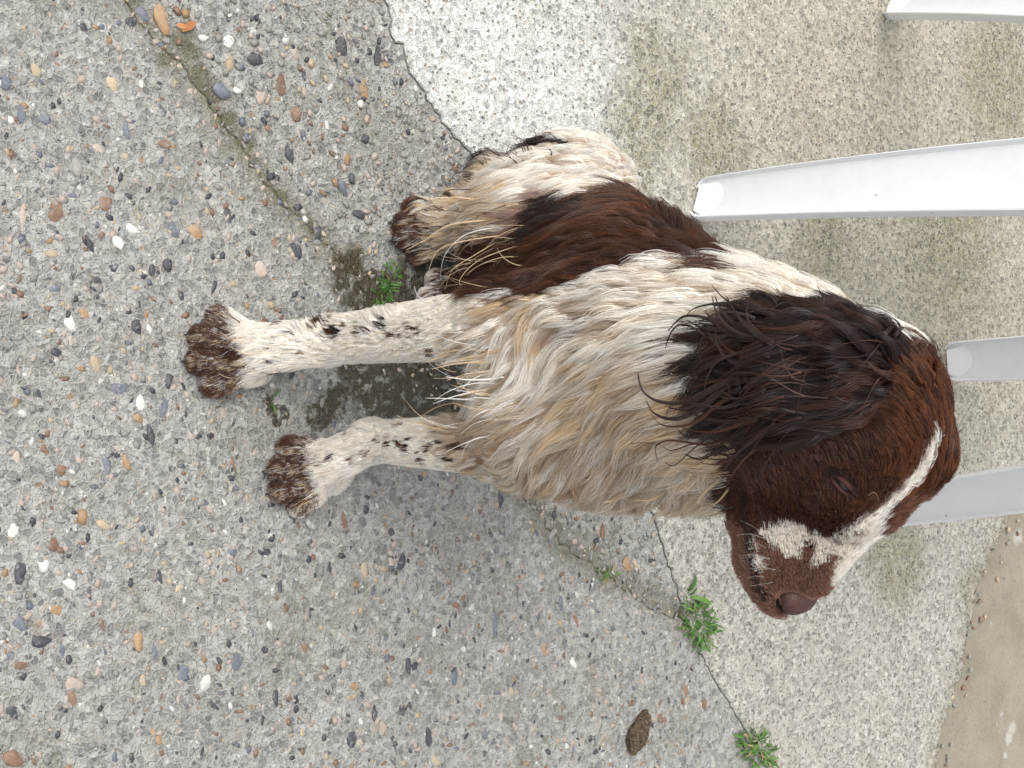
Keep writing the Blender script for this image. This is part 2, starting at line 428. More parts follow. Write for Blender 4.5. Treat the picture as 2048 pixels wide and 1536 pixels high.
def shape(k, i):
    if (k, i) not in SHAPE_OF:
        me = SHAPES[i].copy(); me.materials.clear(); me.materials.append(STONE[k]); SHAPE_OF[k, i] = me
    return SHAPE_OF[k, i]

# stones one can pick out in the photograph: sight line, length and width in its pixels, tilt, kind
MARKED = [(47,220,55,24,95,'b'),(85,238,32,30,0,'b'),(15,240,24,22,0,'w'),(10,165,34,26,60,'b'),(206,55,26,22,40,'b'),(260,45,26,24,0,'k'),(172,60,30,18,60,'k'),
 (285,25,34,22,60,'b'),(325,38,62,34,75,'o'),(408,75,26,20,0,'w'),(460,130,46,28,80,'t'),(515,122,40,30,20,'k'),(440,178,52,40,30,'b'),(474,180,20,16,0,'w'),
 (590,100,44,28,70,'p'),(685,95,42,24,80,'k'),(565,165,58,28,85,'r'),(520,190,36,22,90,'p'),(590,225,34,26,70,'r'),(755,110,46,20,85,'k'),(775,130,18,16,0,'o'),
 (728,180,56,28,85,'o'),(80,150,48,24,60,'t'),(225,165,34,26,80,'t'),(252,258,40,22,80,'b'),(582,310,40,28,80,'k'),(697,318,34,24,80,'o'),(735,280,24,20,0,'k'),
 (705,355,32,20,80,'k'),(687,375,36,20,60,'b'),(655,250,24,14,70,'w'),(195,300,34,26,60,'p'),(325,285,34,26,0,'r'),(245,310,28,22,0,'t'),(208,400,40,30,80,'r'),
 (108,425,54,34,80,'r'),(48,435,72,30,92,'p'),(140,393,26,20,0,'b'),(457,435,52,28,85,'k'),(392,466,46,38,80,'o'),(347,460,34,24,70,'b'),(268,458,36,28,30,'w'),
 (182,492,52,34,40,'k'),(237,490,36,24,60,'w'),(305,538,34,20,85,'k'),(338,530,30,28,60,'k'),(427,577,40,18,100,'k'),(523,540,36,24,70,'p'),(552,485,36,20,90,'r'),
 (590,500,44,24,60,'k'),(634,464,42,20,100,'k'),(718,430,30,20,0,'k'),(283,545,26,18,60,'t'),(105,580,30,22,0,'b'),(200,565,30,20,50,'k'),(165,625,40,28,80,'o'),
 (140,645,40,30,70,'w'),(275,655,36,28,70,'k'),(293,630,24,20,60,'o'),(298,660,26,16,80,'w'),(110,703,30,26,0,'k'),(193,728,42,26,60,'t'),(35,735,44,20,70,'p'),
 (240,778,38,28,0,'b'),(283,800,44,28,80,'w'),(327,810,46,18,95,'b'),(272,835,30,18,30,'o'),(300,870,50,18,70,'k'),(423,875,32,26,60,'k'),(88,900,30,22,70,'r'),
 (128,938,28,24,0,'r'),(212,925,44,22,80,'b'),(252,925,36,22,70,'o'),(468,928,50,14,80,'r'),(485,918,44,18,90,'g'),(235,970,20,18,0,'g'),(165,1030,44,32,75,'o'),
 (208,1048,36,20,20,'t'),(385,997,22,20,0,'o'),(447,1005,22,12,60,'w'),(110,1085,36,28,80,'r'),(25,1060,40,24,90,'w'),(38,1135,62,26,92,'k'),(85,1130,34,28,40,'w'),
 (145,1170,70,34,40,'w'),(177,1195,60,22,92,'k'),(320,1160,44,20,80,'k'),(357,1177,32,30,0,'t'),(42,1250,40,30,60,'b'),(85,1280,46,38,0,'k'),(125,1300,50,22,70,'b'),
 (110,1222,44,36,50,'o'),(203,1245,40,14,65,'r'),(278,1280,46,24,80,'o'),(210,1300,34,24,70,'b'),(307,1305,44,18,80,'b'),(330,1320,30,14,70,'k'),(363,1345,46,28,75,'b'),
 (408,1360,42,28,80,'w'),(472,1320,44,28,75,'b'),(395,1290,38,22,60,'k'),(425,1415,46,32,60,'k'),(148,1400,48,22,75,'r'),(30,1430,60,36,80,'k'),(45,1330,30,20,0,'r'),
 (553,1397,40,22,90,'k'),(405,1505,40,20,85,'k'),(305,1465,36,16,80,'o'),(318,1478,28,20,60,'o'),(28,1515,50,36,20,'r'),(230,1510,36,22,85,'b'),(150,1370,40,30,30,'p'),
 (690,1040,66,22,80,'r'),(780,1065,20,18,0,'k'),(730,1017,26,16,70,'k'),(802,1124,38,20,90,'k'),(845,1127,24,20,50,'o'),(780,1130,60,24,90,'p'),(730,1140,44,18,85,'t'),
 (912,1210,26,18,70,'r'),(990,1247,52,20,90,'b'),(900,1247,24,12,90,'k'),(1013,1300,34,24,80,'p'),(1088,1305,32,14,80,'o'),(817,1328,46,20,85,'k'),(910,1352,34,18,85,'b'),
 (980,1383,36,18,85,'b'),(710,1375,24,16,60,'o'),(750,1420,44,16,88,'k'),(802,1418,26,18,70,'k'),(700,1473,44,24,80,'k'),(856,1475,46,20,75,'k'),(1063,1497,40,18,85,'w'),
 (1145,1325,30,18,70,'w'),(1122,1205,44,18,88,'b'),(1150,1235,40,24,75,'r'),(1255,1130,38,24,70,'o'),(1275,1130,34,16,60,'p'),(1205,1065,44,16,85,'r'),(1370,1385,36,18,80,'r'),
 (1320,1435,28,20,60,'r'),(1410,1410,30,16,80,'r'),(1373,1455,40,14,85,'b'),(620,640,26,20,0,'g'),(100,505,30,24,0,'t'),(150,330,44,24,70,'g'),(425,300,34,20,60,'g'),
 (763,1457,30,20,70,'p'),(915,1500,34,22,70,'b'),(870,1520,30,18,60,'t'),(650,1480,26,14,85,'k'),(610,1300,30,14,80,'r'),(560,1170,30,14,90,'k'),(660,1135,30,14,90,'k'),
 (905,985,22,18,60,'r'),(1000,1000,50,20,88,'k'),(970,1465,34,16,80,'b'),(540,1250,22,14,60,'w'),(940,1170,22,12,60,'w'),(868,1265,22,10,88,'w'),
 (1145,400,1,1,0,'g')]
MARKED = MARKED[:-1]
from bisect import bisect
_jy = [p[1] for p in JOINT_PX]
def on_pebbly(px, py):
    i = min(max(bisect(_jy, py), 1), len(_jy) - 1); (x0, y0), (x1, y1) = JOINT_PX[i - 1], JOINT_PX[i]
    t = (py - y0) / (y1 - y0 + 1e-9)
    return px < x0 + t * (x1 - x0) - 8
def on_near(px, py):
    ys = [p[1] for p in CRACK_PX]
    if py >= ys[-1]: return True
    i = min(max(bisect(ys, py), 1), len(ys) - 1); (x0, y0), (x1, y1) = CRACK_PX[i - 1], CRACK_PX[i]
    return px < x0 + (py - y0) / (y1 - y0 + 1e-9) * (x1 - x0)

def put_pebble(px, py, L, W, ang, kind, i, sink):
    c = pz(px, py); dep = proj(c)[2]; s = dep / FOC * 0.5
    a = R(ang); d = pz(px + math.cos(a) * 8, py + math.sin(a) * 8) - c
    o = link('pebble', shape(kind, i % 16), near_slab if on_near(px, py) else wedge_slab)
    h = W * s * random.uniform(0.55, 0.8)
    o.location = (c[0], c[1], h * sink); o.rotation_euler = (random.uniform(-.15, .15), random.uniform(-.15, .15), math.atan2(d[1], d[0]))
    o.scale = (L * s * 1.16, W * s * 1.2, h)
npeb = 0
for i, (x, y, L, W, a, k) in enumerate(MARKED):
    put_pebble(x, y, L, W, a, k, i * 3 + 1, random.uniform(-0.5, -0.2)); npeb += 1
taken = [(m[0], m[1], max(m[2], m[3]) * .5) for m in MARKED]
tries = 0
while npeb < 262 and tries < 6000:
    tries += 1
    x, y = random.uniform(0, 1480), random.uniform(-5, 1540)
    if not on_pebbly(x, y): continue
    if random.random() > 1.15 - x / 1500: continue
    L = random.uniform(17, 34) * (1.1 - x / 4200); W = L * random.uniform(0.5, 0.85)
    if any((x - a) ** 2 + (y - b) ** 2 < (c + L * .6) ** 2 for a, b, c in taken): continue
    put_pebble(x, y, L, W, random.choice((85, 80, 95, 70, 110, 40)) + random.uniform(-20, 20), random.choices('kbgotrwp', (2, 1.6, 7, 1, 1.5, 1.5, 1, 4))[0], random.randrange(16), random.uniform(-0.75, -0.4))
    taken.append((x, y, L * .5)); npeb += 1

def grit_field(name, parent, n, sizes, inside, kinds, seed, xr, yr, sink=-0.35):
    """very many small stones of the concrete as one mesh"""
    r = np.random.default_rng(seed); V0, F0 = ICO1
    P, K = [], []
    while len(P) < n:
        x, y = r.uniform(*xr), r.uniform(*yr)
        px, py, _ = proj((x, y, 0))
        if inside(px, py) and not (in_mud(px, py) and r.random() < .86): P.append((x, y))
    P = np.array(P); n = len(P)
    base = [V0 * (1 + np.random.default_rng(s).normal(0, 0.16, (len(V0), 1))) for s in range(8)]
    B = np.stack(base)[r.integers(0, 8, n)]
    s = sizes[0] + (sizes[1] - sizes[0]) * r.random(n) ** 3.4
    sx, sy, sz = s, s * r.uniform(.36, .8, n), s * r.uniform(.3, .5, n)
    B = B * np.stack((sx, sy, sz), 1)[:, None, :]
    th = r.normal(0.15, 0.75, n); c, sn = np.cos(th)[:, None], np.sin(th)[:, None]
    X = B[..., 0] * c - B[..., 1] * sn + P[:, :1]; Y = B[..., 0] * sn + B[..., 1] * c + P[:, 1:]; Z = B[..., 2] + (sz * sink)[:, None]
    V = np.stack((X, Y, Z), -1).reshape(-1, 3)
    F = (F0[None] + (np.arange(n) * len(V0))[:, None, None]).reshape(-1, 3)
    ks, ws = kinds; ws = np.array(ws) / sum(ws)
    mi = r.choice(len(ks), n, p=ws)
    me = fast_mesh(name, V, F, [STONE[k] for k in ks], smooth=True)
    me.polygons.foreach_set('material_index', np.repeat(mi, len(F0)).astype(np.int32))
    return link(name, me, parent, kind='stuff')
_ALL = ('kbgotrwp', (2.0, .9, 8.5, .5, 1.3, 1.2, .6, 2.4))
grit_field('small_stones', near_slab, 12000, (0.0008, 0.0052), lambda x, y: on_pebbly(x, y) and on_near(x, y), _ALL, 11, (-0.5, 0.5), (0.10, 1.0))
grit_field('small_stones', wedge_slab, 4200, (0.0008, 0.0052), lambda x, y: on_pebbly(x, y) and not on_near(x, y), _ALL, 12, (-0.6, 0.3), (0.10, 1.0))
grit_field('small_stones', far_slab, 3800, (0.0007, 0.0026), lambda x, y: x > 700 and not on_pebbly(x - 22, y) and x < 1990 - max(0, y - 1000) * .22, ('kgotrw', (2, 5, .8, 1.4, 1.5, .8)), 13, (-0.8, 0.75), (0.55, 1.85), -0.45)
grit_field('small_stones', brown_slab, 420, (0.0007, 0.0028), lambda x, y: x > 1900 - (y - 1040) * .25 + 60 and x < 2300 and y > 950, ('gtw', (4, 4, 1)), 14, (0.1, 0.9), (1.2, 2.4), -0.4)
# crumbs along the far edge and in the crack
def along(line, sd):
    r = np.random.default_rng(sd); return line[r.integers(0, len(line), 1)[0]] + r.normal(0, 0.008, 2)
def crumbs(name, parent, line, n, sizes, kinds, seed, spread, zz):
    r = np.random.default_rng(seed); V0, F0 = ICO1; VV, FF = [], []
    for i in range(n):
        p = line[r.integers(0, len(line))] + r.normal(0, spread, 2); s = r.uniform(*sizes)
        b = V0 * (1 + r.normal(0, .18, (len(V0), 1))) * (s, s * .7, s * .55); th = r.uniform(0, 6.28)
        x = b[:, 0] * math.cos(th) - b[:, 1] * math.sin(th) + p[0]; y = b[:, 0] * math.sin(th) + b[:, 1] * math.cos(th) + p[1]
        FF.append(F0 + len(VV) * len(V0)); VV.append(np.stack((x, y, b[:, 2] + zz), 1))
    me = fast_mesh(name, np.vstack(VV), np.vstack(FF), [STONE[k] for k in kinds], smooth=False)
    me.polygons.foreach_set('material_index', np.repeat(r.integers(0, len(kinds), n), len(F0)).astype(np.int32))
    return link(name, me, parent, kind='stuff')
crumbs('crumbs', far_slab, farj[len(farj) // 5:], 130, (0.0012, 0.0050), 'ggtgr', 21, 0.016, -0.001)
crumbs('crumbs', near_slab, crack, 160, (0.0010, 0.0034), 'ggggtp', 22, 0.012, -0.0004)
# ------------------------------------------------------------------ plastic chair behind the dog
def white_plastic():
    m = Mat('white_plastic', 0.38, 0.45); p = m.pos()
    c = m.mix(m.step(m.noise(p, 45, 5, 0.7), 0.45, 0.75), (0.82, 0.83, 0.85), (0.77, 0.78, 0.79))
    sp = m.vor(p, 75); g = m.n('ShaderNodeSeparateColor'); m.put(g.inputs[0], sp.outputs['Color'])
    spot = m.math('MULTIPLY', m.step(sp.outputs['Distance'], 0.11, 0.06), m.math('GREATER_THAN', g.outputs[0], 0.72))
    c = m.mix(m.math('MULTIPLY', spot, 0.7), c, (0.18, 0.16, 0.13))
    m.color(c); m.normal(m.bump(m.noise(p, 300, 3), 0.12, 0.001)); 
    m.b.inputs['Subsurface Weight'].default_value = 0.0
    return m.m
M_PLA = white_plastic()
FEET = [pz(1392, 398), pz(1783, 2), pz(1893, 724), pz(1545, 1043)]
TOPS = [pd(2048, 352, 1.075), None, None, None]
ctr = sum(FEET) / 4
chair = empty('garden_chair', (float(ctr[0]), float(ctr[1]), 0.0), 'white plastic garden chair standing behind the dog, only its legs in view', 'chair')
cw = Vector(chair.location)
def leg(foot, top, w0, w1, face, side_lip):
    """a moulded channel leg: shallow trough open towards `face`, rounded foot, rim on both sides"""
    foot, top = np.array(foot), np.array(top); ax = unit(top - foot)
    f = unit(face - ax * (np.dot(face, ax))); s = unit(np.cross(ax, f))
    V, F = [], []
    prof = []
    for t in np.linspace(-1, 1, 9): prof.append((t * 0.88, -0.0035 + 0.0025 * t * t))
    prof = [(-1.0, 0.002), (-0.985, 0.0038), (-0.955, 0.0042), (-0.93, 0.0028)] + prof + [(0.90, 0.0042), (0.93, 0.0052), (0.975, 0.0048), (1.0, 0.0025)]
    back = [(x * (1.02 if abs(x) > .85 else 1.0), (-0.0075 if abs(x) < .91 else -0.0065)) for x, z in prof[::-1]]
    ring = prof + back; n = len(ring)
    H = np.linalg.norm(top - foot); st = [0.0, 0.002, 0.006, 0.012, 0.020] + list(np.linspace(0.05, H, 14))
    for k, h in enumerate(st):
        wid = (w0 + (w1 - w0) * (h / H) ** 0.9) * 0.5 * ((0.58, 0.80, 0.93, 0.985)[k] if k < 4 else 1)
        bow = 0.006 * math.sin(math.pi * h / H)
        for x, z in ring:
            V.append(foot + ax * h + s * (x * wid) + f * (z + bow))
    for k in range(len(st) - 1):
        for i in range(n):
            j = (i + 1) % n; F.append((k * n + i, k * n + j, (k + 1) * n + j, (k + 1) * n + i))
    F.append(tuple(range(n))[::-1]); F.append(tuple(range((len(st) - 1) * n, len(st) * n)))
    # sloping web that closes the trough above the foot
    b0 = len(V); m_ = 10
    for i in range(m_ + 1):
        t = -0.86 + 1.72 * i / m_; hh = 0.047 * math.sqrt(max(0, 1 - (abs(t + 0.1) / 1.0) ** 2)) + 0.003
        wid = (w0 + (w1 - w0) * (hh / H)) * 0.5
        V.append(foot + ax * 0.003 + s * (t * w0 * (.36 if abs(t) > .7 else .42)) + f * 0.0030); V.append(foot + ax * hh + s * (t * wid * .97) + f * (-0.0032 + 0.0025 * t * t))
    for i in range(m_): F.append((b0 + 2 * i, b0 + 2 * i + 2, b0 + 2 * i + 3, b0 + 2 * i + 1))
    me = mesh_of([v - np.array(cw) for v in V], F, [M_PLA], smooth=True)
    o = link('leg', me, chair)
    bm = bmesh.new(); bm.from_mesh(me); bmesh.ops.recalc_face_normals(bm, faces=bm.faces); bm.to_mesh(me); bm.free()
    me.set_sharp_from_angle(angle=R(40))
    return o
inward = lambda p, k, h: p + np.array(((ctr[0] - p[0]) * k, (ctr[1] - p[1]) * k, h))
out = lambda p: np.array((p[0] - ctr[0], p[1] - ctr[1], 0.0))
toc = np.array((0.0, -1.0, 0.25))
leg(FEET[0], FEET[0] + (TOPS[0] - FEET[0]) * 1.10, 0.050, 0.0735, toc * .9 + np.array((-.25, 0, 0)), 1)
leg(FEET[1], pz(2330, 8, .43), 0.050, 0.060, np.array((-.5, -1, .2)), 1)
leg(FEET[2], pz(2560, 690, 0.42), 0.054, 0.068, np.array((0.05, -1, .3)), 1)
leg(FEET[3], pz(2120, 968, .43), 0.040, 0.043, np.array((.15, -1, .45)), 1)
# seat, back and arms (above the picture)
def box_part(name, pts, thick):
    pts = [np.array(p) - np.array(cw) for p in pts]; n = len(pts); up = np.array((0, 0, thick))
    V = pts + [p + up for p in pts]; F = [tuple(range(n))[::-1], tuple(range(n, 2 * n))] + [(i, (i + 1) % n, n + (i + 1) % n, n + i) for i in range(n)]
    me = mesh_of(V, F, [M_PLA], smooth=False)
    o = link(name, me, chair); md = o.modifiers.new('round', 'BEVEL'); md.width = 0.006; md.segments = 2; return o
TP = [FEET[0] + (TOPS[0] - FEET[0]) * 1.10, pz(2330, 8, .43), pz(2560, 690, .42), pz(2120, 968, .43)]
sq = [np.array((TP[i][0], TP[i][1], .428)) + out(TP[i]) * .03 for i in (0, 3, 2, 1)]
box_part('seat', sq, 0.016)
b0, b1 = sq[2] * (1, 1, 0), sq[3] * (1, 1, 0)
bu = unit(np.array((b1[0] - b0[0], b1[1] - b0[1], 0))); bn = np.array((bu[1], -bu[0], 0)); bn = bn if bn[1] > 0 else -bn
box_part('backrest', [b0 + np.array((0, 0, .45)), b1 + np.array((0, 0, .45)), b1 + bn * .012 + np.array((0, 0, .45)), b0 + bn * .012 + np.array((0, 0, .45))], 0.40)
# ------------------------------------------------------------------ the dog's body: one implicit surface, meshed once
PRIMS = []
def ball(a, r, k=0.02): PRIMS.append(('cone', np.array(a), r, np.array(a), r, k))
def cone(a, ra, b, rb, k=0.02): PRIMS.append(('cone', np.array(a), ra, np.array(b), rb, k))
def ell(c, axes, rad, k=0.015): PRIMS.append(('ell', np.array(c), np.array(axes), np.array(rad), None, k))
def cut(a, ra, b, rb, k=0.006): PRIMS.append(('cut', np.array(a), ra, np.array(b), rb, k))

Q = pz
# trunk
rump, mid, ches = Q(1090, 470, .110), Q(1245, 625, .27), Q(1405, 768, .40)
cone(rump, .074, mid, .078, .03); cone(mid, .078, ches, .076, .03)
cone(Q(1320, 690, .40), .055, Q(1500, 760, .46), .062, .03)               # withers
brisk = Q(1130, 800, .30); cone(ches, .072, brisk, .056, .03)
ball(Q(1230, 842, .345), .049, .03)                                        # forechest
cone(brisk, .05, Q(1120, 640, .21), .06, .03)                              # belly line
# neck and throat
cone(Q(1440, 770, .44), .068, pd(1600, 800, .735), .058, .03)
cone(pd(1600, 800, .735), .058, pd(1680, 812, .70), .042, .02)
cone(pd(1430, 865, .80), .036, pd(1545, 868, .75), .030, .02)
# right fore leg (viewer's left), left fore leg
eR, wR, pR = Q(1000, 645, .27), Q(655, 682, .08), Q(500, 702, .030)
eL, wL, pL = Q(1050, 893, .27), Q(745, 882, .08), Q(650, 930, .030)
cone(Q(1320, 655, .40), .046, eR, .028, .03); cone(Q(1330, 868, .385), .039, eL, .026, .03)
cone(eR, .024, wR, .0162, .012); cone(wR, .0162, pR, .019, .010)
cone(eL, .0215, wL, .0142, .012); cone(wL, .0142, pL, .0175, .010)
PAWS = []
def paw(c, d, w, lift=0.0, k=.0025, s=1.0):
    d = unit(np.array((d[0], d[1], 0))); l = np.array((-d[1], d[0], 0)); up = np.array((0, 0, 1.0)); c = np.array((c[0], c[1], lift)); PAWS.append((c, l, w))
    ell(c + up * .016 * s - d * .006 * s, (d, l, up), np.array((.026, w * .88, .018)) * (s, 1, s), .008)
    tips = []
    for j, (o, f) in enumerate(((-.78, .016), (-.28, .030), (.28, .031), (.80, .017))):
        a = c + l * (o * w * .85) + d * .008 * s + up * .017 * s; b = c + l * (o * w * 1.22) + d * (f + .004) * s + up * .0095 * s
        cone(a, .0100 * s, b, .0092 * s, k); tips.append((b, unit(b - a)))
    return tips
TIPS = paw(Q(470, 707, 0), (-.08, -1), .029) + paw(Q(622, 938, 0), (.22, -1), .026)
# right hind leg: thigh, stifle, shank, foot flat on the ground
hip, knee, hock = Q(1140, 408, .13), Q(1040, 452, .135), Q(975, 395, .038)
cone(hip, .060, knee, .036, .03); cone(knee, .032, hock, .019, .02); cone(hock, .019, Q(880, 450, .022), .017, .012)
TIPS += paw(Q(855, 462, 0), (.10, -1), .022, s=.9)
# left hind leg behind
cone(Q(1120, 590, .12), .06, Q(1010, 590, .12), .036, .03); cone(Q(1010, 590, .11), .03, Q(950, 600, .03), .018, .02)
paw(Q(905, 600, 0), (.25, -1), .024, s=.9)
# docked tail on the ground
cone(Q(1110, 372, .06), .026, Q(985, 345, .022), .015, .02)

# head frame: N nose, U crown, E the dog's right
HC = pd(1752, 868, .675)
NOSE = pd(1598, 1206, .712)
HN = unit(NOSE - HC)
HE = -.60 * RGT - .20 * DWN - .77 * FWD; HE = unit(HE - HN * (HE @ HN)); HU = np.cross(HE, HN)
KN, KW = np.linalg.norm(NOSE - HC) / .134, .90
def H(n, u, e): return HC + HN * (n * KN) + HU * (u * KW) + HE * (e * KW)
AX = (HN, HU, HE)
def hell(n, u, e, r, k): ell(H(n, u, e), AX, np.array(r) * (KN, KW, KW), k)
hell(-.002, -.003, .003, (.058, .040, .045), .012)
hell(-.026, -.004, .002, (.031, .030, .030), .012)
for s in (1, -1):
    hell(.034, .016, .021 if s > 0 else -.012, (.026, .016, .016), .010)             # brow
    hell(.018, -.034, .027 if s > 0 else -.020, (.050, .038, .025), .012)            # cheek
    hell(.090, -.027, .013 if s > 0 else -.007, (.047, .027, .017), .010)           # lip
    hell(.036, .006, .0335 * s, (.016, .013, .010), .007)             # eyelids
cone(H(.035, .002, .003), .027 * KW, H(.126, -.007, .002), .0155 * KW, .012)
hell(.124, -.016, .002, (.024, .018, .0175), .008)
cone(H(-.01, -.062, 0), .024 * KW, H(.100, -.054, 0), .0150 * KW, .006)              # lower jaw
cone(H(-.025, -.045, 0), .028, H(.0, -.06, 0), .022, .02)                   # throat
cut(H(.028, -.058, .036), .0042, H(.116, -.044, .025), .0034, .003)         # mouth line
cut(H(.028, -.058, -.034), .003, H(.116, -.044, -.023), .0022, .004)
# ear flaps, hanging
def ear(pts, ws, nrm, th, k=.006):
    for (a, wa), (b, wb) in zip(zip(pts[:-1], ws[:-1]), zip(pts[1:], ws[1:])):
        for t in (0.0, 0.34, 0.67, 1.0):
            p = a + (b - a) * t; wd = wa + (wb - wa) * t; d = unit(b - a); nn = unit(nrm - d * (nrm @ d)); s = np.cross(d, nn)
            ell(p, (d, s, nn), (max(.034, np.linalg.norm(b - a) * .9), wd, th), k)
earN = unit(-FWD * .8 + HE * .6)
EARP = [pd(1795, 765, .655), pd(1740, 735, .638), pd(1640, 748, .640), pd(1535, 768, .655)]
ear(EARP, (.012, .021, .028, .026), earN, .0062, .006)
mir = lambda p: p - 2 * HE * ((p - HC) @ HE)
EARL = [mir(H(.008, .008, .034)), mir(H(.014, -.014, .047)), mir(H(.014, -.045, .054)), mir(H(.010, -.075, .052))]
ear(EARL, (.018, .026, .030, .026), unit(-HE), .0065, .012)

VOX = 0.0034
allp = np.array([q for p in PRIMS for q in ((p[1], p[3]) if p[0] != 'ell' else (p[1],))])
lo = allp.min(0) - .11; hi = allp.max(0) + .11; lo[2] = -0.012
dim = np.ceil((hi - lo) / VOX).astype(int) + 1
PHI = np.full(dim, 0.06, np.float32)
gx = [lo[i] + VOX * np.arange(dim[i]) for i in range(3)]
for kind, a, ra, b, rb, k in PRIMS:
    if kind == 'ell':
        ext = np.sqrt(sum((ra[i][:, None] * b[i] if False else (np.array(ra)[i] * 0)) for i in range(3)) ** 2) if False else None
        rad = np.array(b); half = np.sqrt(sum((np.array(ra)[i] * rad[i]) ** 2 for i in range(3))) + .03
        mn, mx = a - half, a + half
    else:
        rr = max(ra, rb) + .03 + k; mn, mx = np.minimum(a, b) - rr, np.maximum(a, b) + rr
    i0 = np.clip(((mn - lo) / VOX).astype(int), 0, dim - 1); i1 = np.clip(((mx - lo) / VOX).astype(int) + 2, 1, dim)
    X, Y, Z = np.meshgrid(gx[0][i0[0]:i1[0]], gx[1][i0[1]:i1[1]], gx[2][i0[2]:i1[2]], indexing='ij', sparse=True)
    if kind == 'ell':
        ax = np.array(ra); q = [(X - a[0]) * ax[i][0] + (Y - a[1]) * ax[i][1] + (Z - a[2]) * ax[i][2] for i in range(3)]
        k0 = np.sqrt(sum((q[i] / rad[i]) ** 2 for i in range(3))); k1 = np.sqrt(sum((q[i] / rad[i] ** 2) ** 2 for i in range(3))) + 1e-9
        d = np.where(k0 < 1e-4, -rad.min(), k0 * (k0 - 1) / k1)
    else:
        ab = b - a; L2 = float(ab @ ab)
        if L2 < 1e-10: d = np.sqrt((X - a[0]) ** 2 + (Y - a[1]) ** 2 + (Z - a[2]) ** 2) - ra
        else:
            t = np.clip(((X - a[0]) * ab[0] + (Y - a[1]) * ab[1] + (Z - a[2]) * ab[2]) / L2, 0, 1)
            d = np.sqrt((X - a[0] - t * ab[0]) ** 2 + (Y - a[1] - t * ab[1]) ** 2 + (Z - a[2] - t * ab[2]) ** 2) - (ra + (rb - ra) * t)
    sl = tuple(slice(i0[i], i1[i]) for i in range(3)); P0 = PHI[sl]
    if kind == 'cut':
        h = np.maximum(k - np.abs(P0 + d), 0) / k; PHI[sl] = np.maximum(P0, -d) + h * h * k * .25
    else:
        h = np.maximum(k - np.abs(P0 - d), 0) / k; PHI[sl] = np.minimum(P0, d) - h * h * k * .25
PHI = np.maximum(PHI, -(gx[2] - 0.0005)[None, None, :].astype(np.float32))   # feet flat on the slab

def surface_nets(phi):
    s = phi < 0; nx, ny, nz = phi.shape
    cnt = np.zeros((nx - 1, ny - 1, nz - 1), np.int8)
    for dx in (0, 1):
        for dy in (0, 1):
            for dz in (0, 1): cnt += s[dx:nx - 1 + dx, dy:ny - 1 + dy, dz:nz - 1 + dz]
    cells = np.argwhere((cnt > 0) & (cnt < 8)); idx = -np.ones(cnt.shape, np.int32); idx[tuple(cells.T)] = np.arange(len(cells))
    acc = np.zeros((len(cells), 3)); num = np.zeros(len(cells))
    cr = [(0, 0, 0), (1, 0, 0), (0, 1, 0), (1, 1, 0), (0, 0, 1), (1, 0, 1), (0, 1, 1), (1, 1, 1)]
    for i in range(8):
        for j in range(i + 1, 8):
            df = np.array(cr[j]) - np.array(cr[i])
            if np.abs(df).sum() != 1: continue
            a = phi[tuple((cells + cr[i]).T)]; b = phi[tuple((cells + cr[j]).T)]; m = (a < 0) != (b < 0)
            t = a[m] / (a[m] - b[m]); acc[m] += np.array(cr[i]) + df * t[:, None]; num[m] += 1
    V = cells + acc / num[:, None]
    faces = []
    for ax in range(3):
        u, v = (ax + 1) % 3, (ax + 2) % 3
        sl0 = [slice(None)] * 3; sl1 = [slice(None)] * 3; sl0[ax] = slice(0, -1); sl1[ax] = slice(1, None)
        A, B = s[tuple(sl0)], s[tuple(sl1)]
        for sg, m in ((1, A & ~B), (0, ~A & B)):
            e = np.argwhere(m); ok = (e[:, u] > 0) & (e[:, v] > 0) & (e[:, u] < phi.shape[u] - 1) & (e[:, v] < phi.shape[v] - 1); e = e[ok]
            q = []
            for du, dv in ((0, 0), (1, 0), (1, 1), (0, 1)):
                c = e.copy(); c[:, u] -= 1 - du; c[:, v] -= 1 - dv; q.append(idx[tuple(c.T)])
            q = np.stack(q, 1); faces.append(q if sg else q[:, ::-1])
    return V, np.vstack(faces)
BV, BF = surface_nets(PHI)
BV = lo + BV * VOX

GRAD = np.stack(np.gradient(PHI, VOX), -1).astype(np.float32)
def sample(P):
    """signed distance to the body and its outward direction"""
    q = (np.asarray(P) - lo) / VOX; q = np.clip(q, 0.001, np.array(dim) - 1.002); i = q.astype(int); f = q - i
    d = 0; g = 0
    for dx in (0, 1):
        for dy in (0, 1):
            for dz in (0, 1):
                wgt = (f[:, 0] if dx else 1 - f[:, 0]) * (f[:, 1] if dy else 1 - f[:, 1]) * (f[:, 2] if dz else 1 - f[:, 2])
                ii = (i[:, 0] + dx, i[:, 1] + dy, i[:, 2] + dz)
                d = d + wgt * PHI[ii]; g = g + wgt[:, None] * GRAD[ii]
    return d, unit(g)

tri = np.vstack((BF[:, [0, 1, 2]], BF[:, [0, 2, 3]]))
BVH = BVHTree.FromPolygons([Vector(v) for v in BV], tri.tolist(), all_triangles=True)
def hit(px, py):
    d = unit(FWD + RGT * ((px - 1024.0) / FOC) + DWN * ((py - 768.0) / FOC))
    loc, nrm, i, dist = BVH.ray_cast(Vector(CAMP), Vector(d))
    return None if loc is None else (np.array(loc), np.array(nrm))
